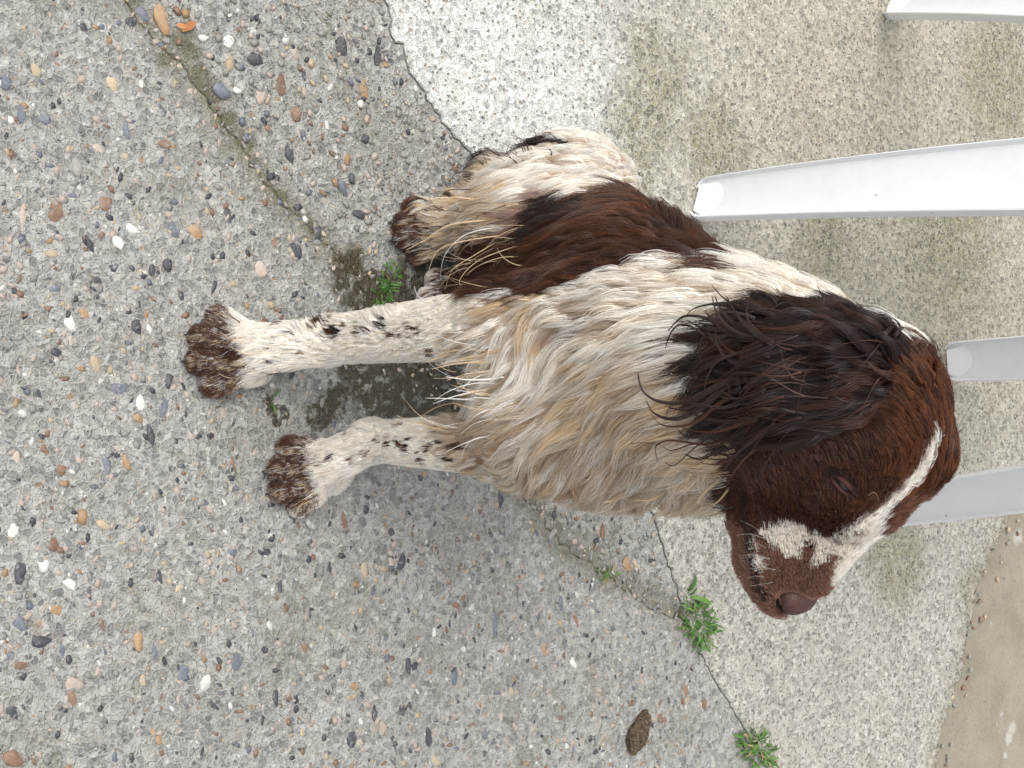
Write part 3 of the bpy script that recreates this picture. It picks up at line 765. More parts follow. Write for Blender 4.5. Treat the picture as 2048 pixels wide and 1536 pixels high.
# ------------------------------------------------------------------ coat: pattern, lie of the hair, locks
from mathutils.kdtree import KDTree
W, T, T2, B, O, E, MZ, PW, PK, DK = range(10)
PAL = np.array([(.92, .895, .845), (.74, .57, .365), (.61, .46, .30), (.086, .0320, .0175), (.170, .061, .0235), (.036, .0200, .0160),
                (.27, .140, .100), (.120, .050, .030), (.46, .32, .27), (.038, .021, .016)])
def inpoly(px, py, poly):
    p = np.asarray(poly, float); x, y = p[:, 0], p[:, 1]; x2, y2 = np.roll(x, -1), np.roll(y, -1)
    px, py = np.asarray(px)[:, None], np.asarray(py)[:, None]
    c = ((y > py) != (y2 > py)) & (px < (x2 - x) * (py - y) / (y2 - y + 1e-9) + x)
    return c.sum(1) % 2 == 1
# patches of the coat, outlined as seen from the viewer and carried onto the body below
PATCH = [
 (T, [(1120, 800), (1180, 740), (1300, 700), (1420, 760), (1500, 900), (1500, 1040), (1300, 1010), (1100, 990), (980, 970), (880, 900), (880, 820), (900, 720), (960, 720), (1010, 790), (1060, 800)]),
 (T2, [(1160, 870), (1260, 850), (1330, 900), (1330, 1000), (1200, 1010), (1060, 985), (960, 960), (880, 900), (900, 830), (1000, 850)]),
 (T, [(1000, 590), (1070, 600), (1110, 650), (1080, 680), (1010, 660)]),
 (T, [(780, 380), (1000, 330), (1010, 380), (990, 440), (940, 480), (790, 560)]),
 (T, [(1000, 340), (1050, 380), (1040, 440), (980, 460)]),
 (PK, [(1035, 420), (1075, 400), (1095, 385), (1120, 395), (1085, 430), (1060, 465), (1020, 470)]),
 (B, [(1085, 400), (1120, 385), (1180, 396), (1250, 388), (1330, 398), (1400, 428), (1450, 495), (1500, 560), (1440, 545), (1400, 518), (1330, 523), (1240, 545), (1160, 575), (1080, 592), (1005, 592), (930, 598), (880, 598), (890, 560), (920, 500), (960, 465), (1040, 476), (1070, 440)]),
 (DK, [(1075, 440), (1100, 395), (1150, 388), (1180, 410), (1120, 440), (1060, 500)]),
 (DK, [(850, 420), (900, 340), (1000, 280), (1100, 265), (1160, 292), (1080, 297), (1010, 318), (960, 350), (920, 390)]),
 (PW, [(770, 380), (850, 400), (880, 450), (860, 540), (780, 560)]),
 (PW, [(380, 600), (455, 610), (462, 660), (490, 695), (492, 735), (478, 800), (380, 820)]),
 (PW, [(530, 840), (625, 835), (632, 880), (612, 900), (625, 935), (638, 985), (625, 1020), (520, 1020)]),
 (PW, [(640, 830), (700, 825), (720, 845), (650, 850)]),
 (B, [(1790, 690), (1850, 700), (1960, 780), (1960, 980), (1880, 1060), (1760, 1110), (1690, 1130), (1640, 1270), (1560, 1270), (1480, 1180), (1450, 1040), (1470, 930), (1490, 890), (1700, 800), (1780, 720)]),
 (O, [(1800, 720), (1850, 715), (1900, 780), (1930, 900), (1940, 990), (1880, 1040), (1800, 1060), (1760, 1050), (1800, 980), (1760, 940), (1780, 860), (1820, 800)]),
 (MZ, [(1470, 1040), (1520, 1080), (1640, 1100), (1700, 1080), (1680, 1160), (1640, 1270), (1540, 1260), (1470, 1170)]),
 (W, [(1526, 1066), (1552, 1055), (1581, 1045), (1601, 1053), (1627, 1068), (1664, 1074), (1685, 1058), (1721, 1035), (1750, 1016), (1778, 990), (1803, 962), (1828, 933), (1845, 905), (1866, 872), (1876, 876), (1858, 914), (1834, 949), (1809, 980), (1777, 1011), (1758, 1036), (1740, 1070), (1730, 1100), (1715, 1125), (1685, 1160), (1662, 1185), (1648, 1178), (1661, 1146), (1669, 1120), (1672, 1105), (1640, 1123), (1627, 1133), (1620, 1128), (1631, 1108), (1627, 1082), (1612, 1084), (1607, 1110), (1578, 1123), (1565, 1105), (1544, 1089)]),
 (W, [(1502, 1120), (1520, 1112), (1539, 1130), (1530, 1140), (1506, 1136)]), (W, [(1504, 1086), (1516, 1082), (1521, 1096), (1508, 1100)]),
 (MZ, [(1640, 1123), (1669, 1108), (1668, 1125), (1655, 1140)]),
 (DK, [(1491, 985), (1500, 983), (1508, 1060), (1513, 1120), (1530, 1176), (1548, 1198), (1543, 1204), (1521, 1184), (1504, 1127), (1498, 1060)]),  # mouth: dark line painted along the lip crease
 (DK, [(1655, 945), (1680, 942), (1708, 965), (1722, 990), (1700, 1000), (1672, 985)]),
 (E, [(1835, 692), (1800, 658), (1740, 632), (1660, 604), (1540, 608), (1430, 645), (1400, 740), (1420, 850), (1470, 900), (1560, 895), (1680, 870), (1760, 820), (1810, 770), (1840, 730)]),
]
# spots: sight line, radius in its pixels, colour
SPOTS = [(1669, 1081, 9, MZ), (1698, 1079, 8, MZ), (1713, 1060, 7, MZ),
 (638, 653, 11, B), (665, 668, 9, B), (678, 664, 9, DK), (717, 663, 9, B), (738, 658, 8, B), (770, 649, 7, DK), (785, 666, 11, B), (820, 652, 8, B), (825, 670, 7, B), (720, 645, 7, B),
 (572, 653, 6, B), (548, 718, 8, DK), (556, 742, 9, B), (612, 702, 6, B), (508, 708, 6, B), (865, 698, 9, B), (660, 650, 7, B), (950, 640, 6, T2), (1090, 620, 9, T2),
 (880, 875, 7, DK), (810, 888, 10, B), (845, 910, 9, B), (905, 913, 10, DK), (965, 918, 9, T2), (700, 863, 8, B), (680, 850, 8, B), (622, 916, 9, B), (670, 911, 6, DK), (800, 855, 7, B), (945, 880, 6, B), (780, 885, 7, B), (640, 850, 9, B), (820, 895, 7, B),
 (690, 655, 6, B), (745, 672, 6, B), (760, 660, 5, DK), (800, 662, 6, B), (845, 660, 6, B), (590, 668, 5, B), (630, 690, 5, DK), (530, 700, 5, B), (735, 905, 6, B), (760, 880, 5, DK), (830, 880, 6, B), (865, 895, 6, B), (890, 900, 6, B), (710, 915, 5, B), (925, 890, 6, B)]
pts, cols = [], []
for y in range(262, 1262, 6):
    for x in range(392, 1936, 6):
        h = hit(x, y)
        if h is None: continue
        pts.append(h[0]); cols.append((x, y))
pts = np.array(pts); pxy = np.array(cols, float)
cid = np.zeros(len(pts), int)
for c, poly in PATCH: cid[inpoly(pxy[:, 0], pxy[:, 1], poly)] = c
for x, y, r, c in SPOTS: cid[np.hypot(pxy[:, 0] - x - 4, (pxy[:, 1] - y) * 1.2) < (r * .86 if x < 1200 else r)] = c
# a few seeds for the side one cannot see: white with a liver saddle, liver left side of the head
extra = [(H(0, -.03, -.05), B), (H(.03, -.01, -.045), B), (H(-.02, -.02, -.055), B), (H(.06, -.03, -.03), MZ), (H(0, -.05, -.065), E), (H(-.02, 0, -.05), B), (H(-.05, -.01, -.02), B)]
pts = np.vstack((pts, [e[0] for e in extra])); cid = np.concatenate((cid, [e[1] for e in extra]))
KD = KDTree(len(pts))
for i, p in enumerate(pts): KD.insert(p, i)
KD.balance()
def coat(P): return cid[np.array([KD.find(Vector(p))[1] for p in P])]

# lie of the hair: sight line of the root, direction it runs there, length mm, clump radius mm, lift, hug, curl
STROKES = [
 # rump and thigh
 (1190, 315, -1, -.05, 20, 2.6, .10, .8, .10), (1120, 305, -1, .15, 20, 2.6, .10, .8, .10), (1040, 320, -1, .45, 22, 2.6, .12, .8, .15), (1270, 375, -1, -.35, 20, 2.6, .08, .9, .08), (1160, 360, -1, .15, 22, 2.6, .1, .8, .1),
 (1060, 370, -1, .35, 24, 2.8, .12, .7, .15), (1000, 360, -1, .40, 30, 2.8, .15, .5, .2), (960, 390, -1, .30, 42, 3, .2, .3, .25), (1090, 385, -1, .35, 22, 2.6, .1, .7, .12), (1045, 420, -1, .40, 36, 3, .15, .4, .2), (1010, 450, -1, .25, 44, 3, .2, .2, .3),
 (1010, 300, -.8, .6, 26, 2.6, .25, .3, .4), (960, 340, -.9, .3, 26, 2.6, .3, .2, .5), (910, 370, -.9, .2, 24, 2.6, .3, .2, .5),
 (880, 420, -1, .15, 22, 2.4, .15, .4, .2), (840, 440, -1, .1, 12, 2, .12, .7, .15), (825, 500, -1, .35, 12, 2, .12, .7, .15), (870, 490, -1, .25, 20, 2.2, .12, .4, .25),
 # flank
 (1450, 520, -.6, -.75, 34, 3.2, .05, 1, .05), (1400, 450, -.85, -.45, 34, 3.2, .05, 1, .05), (1330, 410, -1, -.15, 34, 3.2, .05, 1, .05), (1250, 405, -1, .12, 34, 3.2, .05, 1, .06), (1180, 430, -.9, .40, 34, 3.2, .06, 1, .08),
 (1380, 500, -.85, -.5, 34, 3.2, .05, 1, .05), (1300, 480, -1, -.15, 34, 3.2, .05, 1, .05), (1230, 490, -1, .2, 34, 3.2, .05, 1, .06), (1150, 510, -.85, .5, 34, 3.2, .06, 1, .08), (1090, 560, -.8, .6, 38, 3.2, .08, .8, .12),
 (1060, 500, -.9, .4, 38, 3.2, .1, .6, .15), (1000, 530, -1, .15, 44, 3.2, .15, .3, .25), (1020, 580, -1, .25, 44, 3.2, .15, .3, .25), (950, 560, -1, .1, 30, 3, .15, .4, .25), (1110, 420, -.9, .45, 26, 3, .08, .9, .1),
 # shoulder
 (1560, 590, -.95, -.3, 26, 2.8, .10, .8, .12), (1500, 545, -1, -.15, 26, 2.8, .10, .8, .1), (1420, 530, -1, -.05, 26, 2.8, .10, .8, .1), (1330, 535, -1, .05, 26, 2.8, .10, .8, .1), (1250, 560, -1, .15, 26, 2.8, .1, .8, .1), (1150, 575, -1, .15, 20, 2.6, .08, .9, .1), (1060, 595, -1, .15, 14, 2.4, .08, .9, .1),
 (1480, 600, -1, .1, 28, 3, .12, .7, .14), (1400, 600, -1, .22, 28, 3, .12, .7, .14), (1320, 620, -1, .28, 28, 3, .12, .7, .14), (1230, 620, -1, .22, 28, 3, .12, .7, .12), (1150, 630, -.95, .35, 28, 3, .12, .7, .14),
 (1700, 650, -.95, -.35, 12, 2.3, .06, .95, .1), (1650, 612, -.95, -.3, 14, 2.3, .06, .95, .1),
 (1420, 680, -.9, .4, 32, 3.2, .14, .6, .16), (1340, 700, -.88, .45, 32, 3.2, .14, .6, .16), (1260, 690, -.85, .5, 32, 3.2, .14, .6, .16), (1180, 690, -.75, .6, 30, 3.2, .14, .6, .18), (1120, 700, -.5, .85, 28, 3.2, .14, .6, .2), (1060, 650, -.3, .9, 24, 3, .14, .6, .2),
 (1060, 710, -.1, 1, 28, 3.2, .14, .6, .22), (1010, 700, -.35, .9, 28, 3.2, .14, .6, .22), (1000, 760, -.8, .55, 34, 3.2, .2, .4, .25), (960, 690, -1, .4, 22, 2.8, .12, .6, .2), (960, 740, -1, .1, 46, 3.2, .25, .1, .35),
 # chest
 (1260, 760, -.82, .58, 34, 3.4, .14, .6, .2), (1180, 770, -.8, .6, 34, 3.4, .14, .6, .2), (1110, 780, -.85, .5, 34, 3.4, .14, .6, .2), (1340, 780, -.9, .42, 32, 3.4, .12, .7, .18), (1400, 800, -.95, .3, 32, 3.4, .12, .7, .15),
 (1050, 820, -.9, .35, 40, 3.4, .2, .4, .3), (960, 800, -1, .0, 48, 3.4, .3, .1, .35), (960, 850, -1, .1, 44, 3.4, .25, .2, .35), (1120, 850, -.7, .7, 36, 3.4, .18, .5, .3), (1200, 840, -.75, .65, 36, 3.4, .16, .5, .28), (1280, 850, -.8, .6, 34, 3.4, .14, .5, .25),
 (1100, 920, -.45, .9, 34, 3.2, .2, .4, .35), (1180, 920, -.4, .9, 34, 3.2, .2, .4, .35), (1260, 930, -.5, .85, 34, 3.2, .2, .4, .35), (1340, 920, -.7, .7, 34, 3.2, .2, .4, .35), (1410, 900, -.85, .5, 34, 3.2, .2, .4, .35), (1440, 960, -.6, .8, 30, 3, .3, .1, .5), (1300, 975, -.4, .9, 28, 3, .3, .2, .5), (1200, 985, -.5, .85, 24, 3, .3, .2, .45), (1100, 960, -.7, .7, 24, 2.8, .2, .4, .3),
 # fore legs
 (950, 620, -1, .12, 11, 2.2, .10, .9, .1), (870, 640, -1, .15, 10, 2.2, .10, .9, .1), (800, 640, -1, .1, 7, 2.0, .10, .9, .1), (800, 680, -1, .12, 7, 2.0, .1, .9, .1), (700, 680, -1, .1, 7, 2.0, .12, .9, .1), (620, 700, -1, .1, 10, 2.2, .12, .9, .1), (560, 700, -1, .05, 10, 2.2, .14, .9, .12),
 (770, 612, -.75, -.65, 18, 2.2, .4, .1, .3), (690, 630, -.8, -.5, 16, 2.2, .4, .1, .3), (620, 645, -.9, -.35, 15, 2.2, .35, .2, .35), (500, 650, -.95, -.25, 12, 2, .25, .5, .3),
 (480, 705, -1, 0, 10, 2, .12, .95, .2), (440, 690, -1, .1, 7, 1.6, .1, .97, .2), (450, 655, -.9, -.35, 8, 1.6, .1, .95, .2), (450, 750, -.95, .3, 8, 1.6, .1, .95, .2), (520, 750, -.95, .3, 11, 2, .2, .7, .2),
 (1000, 920, -1, .1, 16, 2.4, .16, .7, .2), (920, 920, -1, .08, 12, 2.2, .12, .8, .15), (840, 895, -1, 0, 10, 2.2, .12, .9, .12), (760, 885, -1, .05, 10, 2.2, .12, .9, .12), (700, 890, -1, .12, 11, 2.2, .14, .9, .14), (850, 860, -1, -.15, 14, 2.2, .25, .4, .3), (740, 850, -.95, -.3, 14, 2.2, .3, .3, .3),
 (650, 930, -1, .15, 10, 2, .12, .95, .2), (600, 940, -1, .2, 7, 1.6, .1, .97, .2), (600, 890, -1, -.15, 8, 1.6, .1, .95, .2), (610, 985, -.9, .45, 8, 1.6, .1, .95, .2), (690, 970, -.9, .4, 12, 2, .2, .7, .2),
 # ear
 (1810, 730, -.85, -.15, 26, 2.6, .12, .7, .25), (1770, 690, -.9, -.35, 28, 2.6, .14, .6, .3), (1720, 680, -1, -.2, 34, 2.8, .10, .7, .3), (1640, 650, -1, -.08, 38, 2.8, .10, .6, .3), (1560, 650, -1, -.02, 34, 2.8, .12, .6, .35), (1480, 670, -1, .05, 20, 2.6, .12, .8, .3),
 (1740, 750, -1, .1, 34, 2.8, .08, .9, .25), (1660, 740, -1, .18, 36, 2.8, .08, .9, .25), (1580, 740, -1, .25, 40, 2.8, .08, .8, .28), (1510, 750, -1, .32, 26, 2.6, .1, .8, .3), (1450, 760, -1, .4, 17, 2.6, .1, .8, .3), (1720, 810, -1, .2, 34, 2.8, .08, .9, .25), (1640, 830, -1, .25, 38, 2.8, .08, .8, .28), (1560, 850, -1, .28, 32, 2.6, .1, .7, .3), (1480, 830, -1, .38, 20, 2.6, .1, .8, .3),
 # crown and face
 (1830, 790, -.75, -.55, 14, 2.2, .08, .9, .15), (1850, 770, -.3, -.95, 14, 2.2, .06, .9, .15), (1880, 830, -.15, -1, 13, 2.2, .06, .9, .12), (1850, 850, -.35, -.9, 14, 2.1, .12, .8, .12), (1800, 860, -.45, -.85, 11, 1.85, .12, .9, .1), (1760, 880, -.45, -.85, 9, 1.6, .12, .9, .1), (1890, 900, .1, -1, 13, 2.1, .08, .9, .15), (1830, 730, -.5, -.8, 14, 2, .1, .8, .25),
 (1840, 920, .25, -.95, 11, 1.7, .12, .9, .1), (1800, 960, .55, -.8, 9, 1.6, .12, .9, .08), (1870, 960, .55, -.75, 13, 2.1, .1, .85, .15), (1830, 1020, .7, -.6, 12, 2.0, .16, .7, .15), (1780, 1050, .75, -.55, 9, 1.7, .14, .8, .1), (1740, 1010, .6, -.75, 6, 1.5, .12, .9, .06),
 (1700, 900, -.45, -.85, 7, 1.5, .12, .9, .08), (1640, 900, -.4, -.9, 7, 1.5, .12, .9, .08), (1580, 930, -.35, -.9, 8, 1.5, .12, .9, .08), (1520, 940, -.4, -.9, 9, 1.6, .14, .9, .1), (1640, 980, -.15, -1, 6, 1.4, .1, .9, .06), (1730, 960, .1, -1, 6, 1.4, .1, .9, .06), (1560, 1010, -.2, -1, 6, 1.4, .1, .9, .06), (1500, 1020, -.2, -1, 6, 1.4, .1, .9, .08),
 (1640, 1050, .15, -1, 4.5, 1.3, .1, .95, .05), (1580, 1090, .0, -1, 4.5, 1.3, .1, .95, .05), (1530, 1110, -.3, -.9, 4.5, 1.3, .12, .95, .06), (1700, 1060, .5, -.85, 4.5, 1.3, .1, .95, .05), (1640, 1120, .2, -1, 3.5, 1.2, .1, .95, .05), (1580, 1150, -.2, -.95, 3.5, 1.2, .1, .95, .05), (1520, 1170, -.45, -.85, 4, 1.3, .12, .9, .06), (1670, 1140, .5, -.85, 3.5, 1.2, .1, .95, .05), (1485, 1100, -.3, -.9, 5, 1.4, .12, .9, .08),
]
SP, SDv, SA = [], [], []
for x, y, dx, dy, *att in STROKES:
    h = hit(x, y)
    if h is None:
        for r in (8, 16, 24, 36, 48):
            h = next((q for q in (hit(x + r * math.cos(a), y + r * math.sin(a)) for a in np.arange(0, 6.28, .5)) if q), None)
            if h: break
    if h is None: continue
    p, n = h
    l = math.hypot(dx, dy); v2 = FWD + RGT * ((x + dx / l * 6 - 1024.0) / FOC) + DWN * ((y + dy / l * 6 - 768.0) / FOC)
    nn = n if abs(n @ unit(v2)) > .25 else unit(n - unit(v2) * .4)
    q = CAMP + v2 * (((p - CAMP) @ nn) / (v2 @ nn))
    SP.append(p); SDv.append(unit(q - p)); SA.append(att)
SP, SDv, SA = np.array(SP), np.array(SDv), np.array(SA)
def flow(P):
    """direction and character of the coat at points P"""
    D = np.empty((len(P), 3)); A = np.empty((len(P), SA.shape[1]))
    for i in range(0, len(P), 4000):
        d2 = ((P[i:i + 4000, None, :] - SP[None]) ** 2).sum(-1) + 4e-6
        wt = d2 ** -2.0; wt /= wt.sum(1, keepdims=True)
        D[i:i + 4000] = wt @ SDv; A[i:i + 4000] = wt @ SA
    return unit(D), A

# roots: scattered over the skin, closer together where the coat is short
a, b, c = BV[tri[:, 0]], BV[tri[:, 1]], BV[tri[:, 2]]
nrm = np.cross(b - a, c - a); area = np.linalg.norm(nrm, axis=1) * .5; nrm = unit(nrm)
cen = (a + b + c) / 3
toc = unit(CAMP - cen); facing = (nrm * toc).sum(1)
_, Af = flow(cen)
wide = lambda r_: np.where(r_ > 3.15, r_ * 1.62, np.where(r_ > 2.45, r_ * 1.45, r_))                       # long coat hangs in broader wet locks
fine = lambda r_: np.where(r_ < 1.75, r_ * .78, r_)                       # the face is close and short
rad = fine(wide(Af[:, 1])) * 1e-3
dens = 1.0 / (math.pi * (rad * np.where(Af[:, 1] > 2.45, .88, .62)) ** 2)
dens *= np.where(facing > -.15, 1.0, 0.38)
dens[cen[:, 2] < 0.004] = 0
lam = area * dens; NCL = int(lam.sum())
pick = RNG.choice(len(tri), NCL, p=lam / lam.sum())
u, v = RNG.random(NCL), RNG.random(NCL); f = u + v > 1; u[f], v[f] = 1 - u[f], 1 - v[f]
ROOT = a[pick] + (b - a)[pick] * u[:, None] + (c - a)[pick] * v[:, None]
EYEP, EYEN = hit(1687, 972)
NOSEP = H(.1285, -.0025, .0035)
keep = (np.linalg.norm(ROOT - EYEP, axis=1) > .0058) & (np.linalg.norm((ROOT - NOSEP) @ np.stack(AX, 1) / (.0125, .0135, .0175), axis=1) > 1.0)
ROOT = ROOT[keep]; NCL = len(ROOT)
jit_ = np.where(ROOT[:, 2] < .05, .0034, .0012)[:, None]
ccol = coat(ROOT + RNG.normal(0, 1, ROOT.shape) * jit_)
c2_ = coat(ROOT + RNG.normal(0, .0065, ROOT.shape)); soft_ = np.isin(ccol, (W, T, T2)) & np.isin(c2_, (W, T, T2)); ccol = np.where(soft_, c2_, ccol)   # stains fade into the white
fl_, at = flow(ROOT)
LEN = at[:, 0] * 1e-3 * RNG.uniform(.72, 1.22, NCL); CR = fine(wide(at[:, 1])) * 1e-3; LEN = np.where(at[:, 1] < 1.75, LEN * .72, LEN); LIFT = np.where(at[:, 1] < 1.75, at[:, 2] * .4, at[:, 2]); HUG = at[:, 3]; CURL = at[:, 4] * np.where(ccol == E, 1.5, 1.0)
RISE = np.where(at[:, 1] > 2.45, np.where(RNG.random(NCL) < .50, RNG.uniform(.0028, .0075, NCL), RNG.random(NCL) * .0012), 0)           # upper locks ride over the ones beneath
LEN = np.where(RISE > .002, LEN * 1.22, LEN)
S_ = 7
G = np.empty((NCL, S_ + 1, 3)); d0, g0 = sample(ROOT)
P = ROOT - g0 * .0008; G[:, 0] = P
side = unit(np.cross(fl_, g0)); ph = RNG.uniform(0, 6.28, NCL); fq = RNG.uniform(3.5, 6.5, NCL); am = RNG.normal(0, .6, NCL) * CURL
wv = RNG.normal(0, 1, (5, 3)) * 130; wp = RNG.uniform(0, 6.28, 5)             # neighbouring locks sway together
sway = sum(np.sin(ROOT @ k_ + p__) for k_, p__ in zip(wv, wp)) / 2.2
bend = RNG.normal(0, .05, NCL) + RNG.normal(0, .34, NCL) * CURL + sway * (.15 + .75 * CURL) * (at[:, 1] > 1.75)
D = fl_
for s in range(1, S_ + 1):
    t = s / S_
    fd, _ = flow(P)
    d, g = sample(P)
    near = np.clip(1 - d / .012, 0, 1)[:, None]
    D = unit(D * (1 - .55 * near) + fd * .55 * near + np.array((0, 0, -1.0)) * (.10 * (1 - HUG) * t)[:, None])
    dd = D + side * (bend * t * 1.2 + am * np.cos(ph + fq * t))[:, None]
    dd = dd - g * ((dd * g).sum(1) * (d < .006))[:, None] + g * (LIFT * (1 - t * .9))[:, None] * (d < .006)[:, None]
    P = P + unit(dd) * (LEN / S_)[:, None]
    d, g = sample(P)
    tgt = .0012 + LEN * LIFT * .55 * np.minimum(1, t * 2.2) + RISE * math.sin(math.pi * min(1, t * 1.15))
    P = P + g * (np.maximum(.0011 + .0005 * t + RISE * .55 * math.sin(math.pi * min(1, t * 1.15)) - d, 0) - HUG * .75 * np.clip(d - tgt, 0, .01))[:, None]
    P[:, 2] = np.maximum(P[:, 2], .0015)
    G[:, s] = P
# strands: every clump is a wet lock whose hairs close up towards the tip
HAIRS = dict(P=[], C=[], R=[])
def strands(G, CR, col, n, rad, close, jit, seed, tip=.25, pw=1.6, along=1.6):
    r = np.random.default_rng(seed); N, K = G.shape[:2]
    t = np.linspace(0, 1, K)
    tan = unit(np.gradient(G, axis=1)); _, g = sample(G[:, 0])
    s0 = unit(np.cross(tan[:, 0], g)); n0 = np.cross(s0, tan[:, 0])
    ang = r.uniform(0, 6.28, (N, n)); rr = np.sqrt(r.random((N, n))) * CR[:, None]
    o1, o2 = rr * np.cos(ang), rr * np.sin(ang)                            # across the lock / along it
    cl = 1 - close * t ** pw
    off = (s0[:, None, None] * (o1[:, :, None] * cl)[..., None] + tan[:, None, :1] * (o2 * along)[:, :, None, None] + (n0[:, None, None] * (o2 * .5 * (along == 0))[:, :, None, None] * cl[..., None]) + n0[:, None, None] * (np.abs(r.normal(0, .35, (N, n)))[:, :, None] * CR[:, None, None] * (t * (1 - t) * 2.2))[..., None])
    wob = r.normal(0, 1, (N, n, 1, 3)) * (jit * (CR[:, None] * t)[:, None, :, None]) + r.normal(0, .22, (N, n, K, 3)) * (jit * CR[:, None, None, None]) * t[None, None, :, None]
    X = G[:, None] + off + wob
    ls = r.uniform(.70 if along else 1.0, 1.0, (N, n, 1, 1)); X = X[:, :, :1] + (X - X[:, :, :1]) * ls
    X = X.reshape(-1, K, 3); M = len(X)
    d, gg = sample(X.reshape(-1, 3)); flo = np.tile(.0003 + .0007 * t, M); X = (X.reshape(-1, 3) + gg * np.clip(flo - d, 0, .006)[:, None]).reshape(M, K, 3)
    X[:, 0] -= 0.0006 * np.repeat(g, n, 0)
    X[..., 2] = np.maximum(X[..., 2], .0008)
    cc = np.repeat(col, n, 0) * r.normal(1, .13, (M, 1)).clip(.6, 1.4)
    HAIRS['P'].append(X.astype(np.float32)); HAIRS['C'].append(cc.astype(np.float32))
    HAIRS['R'].append(np.tile(rad * (1 - (1 - tip) * t ** 1.5), (M, 1)).astype(np.float32) * np.repeat(r.uniform(.75, 1.2, (N, 1)), n, 0).astype(np.float32))
ccv = PAL[ccol] * RNG.normal(1, .08, (NCL, 1)).clip(.7, 1.2)
dirty = RNG.random(NCL)
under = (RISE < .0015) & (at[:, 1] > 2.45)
ccv[under] *= np.where(np.isin(ccol[under], (W, T, T2))[:, None], np.array((.70, .60, .50)), .80)  # lower locks darkened and browned: shade between locks painted into their colour
wmask = ccol == W
ccv[wmask] = ccv[wmask] * (1 - .16 * (dirty[wmask] ** 3)[:, None] * np.array((.25, .6, 1.2)))
tm = (ccol == T) | (ccol == T2); mixw = (.42 + RNG.normal(0, .27, NCL)).clip(0, 1)[:, None]
ccv[tm] = ccv[tm] * (1 - mixw[tm]) + PAL[W] * .92 * mixw[tm]
for c_, l_, w_ in PAWS:                                                     # toes: shade painted dark into the gaps, pale streaks along them
    q_ = ROOT - c_; near_ = (np.linalg.norm(q_, axis=1) < .075) & (ccol == PW); lat_ = q_ @ l_ + RNG.normal(0, .0034, NCL)
    gap = np.min(np.abs(lat_[:, None] - np.array((-.64, 0, .64)) * w_), axis=1); mid_ = np.min(np.abs(lat_[:, None] - np.array((-.95, -.34, .34, .95)) * w_), axis=1)
    ccv[near_ & (gap < .0024) & (RNG.random(NCL) < .4)] = PAL[DK] * 1.2
    ccv[near_ & (mid_ < .0030) & (RNG.random(NCL) < .42)] = PAL[T] * .9
    ccv[near_ & (mid_ < .0018) & (RNG.random(NCL) < .40)] = PAL[W] * .85
bm_ = (ccol == B) & (RNG.random(NCL) < .22); ccv[bm_] = PAL[O] * .85
om_ = np.isin(ccol, (O, B)); ccv[om_] *= RNG.normal(1, .22, (om_.sum(), 1)).clip(.55, 1.6)
ob_ = (ccol == O) & (RNG.random(NCL) < .25); ccv[ob_] = PAL[B] * .8
em = (ccol == E) & (RNG.random(NCL) < .20); ccv[em] = PAL[B] * .9
hm = np.where(np.isin(ccol, (B,)) & (ROOT[:, 2] < .25) & (RNG.random(NCL) < .10)); ccv[hm] = PAL[T2] * .8
short = at[:, 1] < 2.05
mid = ~short
face = at[:, 1] < 1.75
strands(G[face], CR[face] * 2.0, ccv[face], 9, .00011, .0, .10, 30)
short &= ~face
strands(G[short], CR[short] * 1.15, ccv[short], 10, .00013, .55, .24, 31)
strands(G[mid], CR[mid] * 1.0, ccv[mid], 42, .00014, .97, .09, 32)
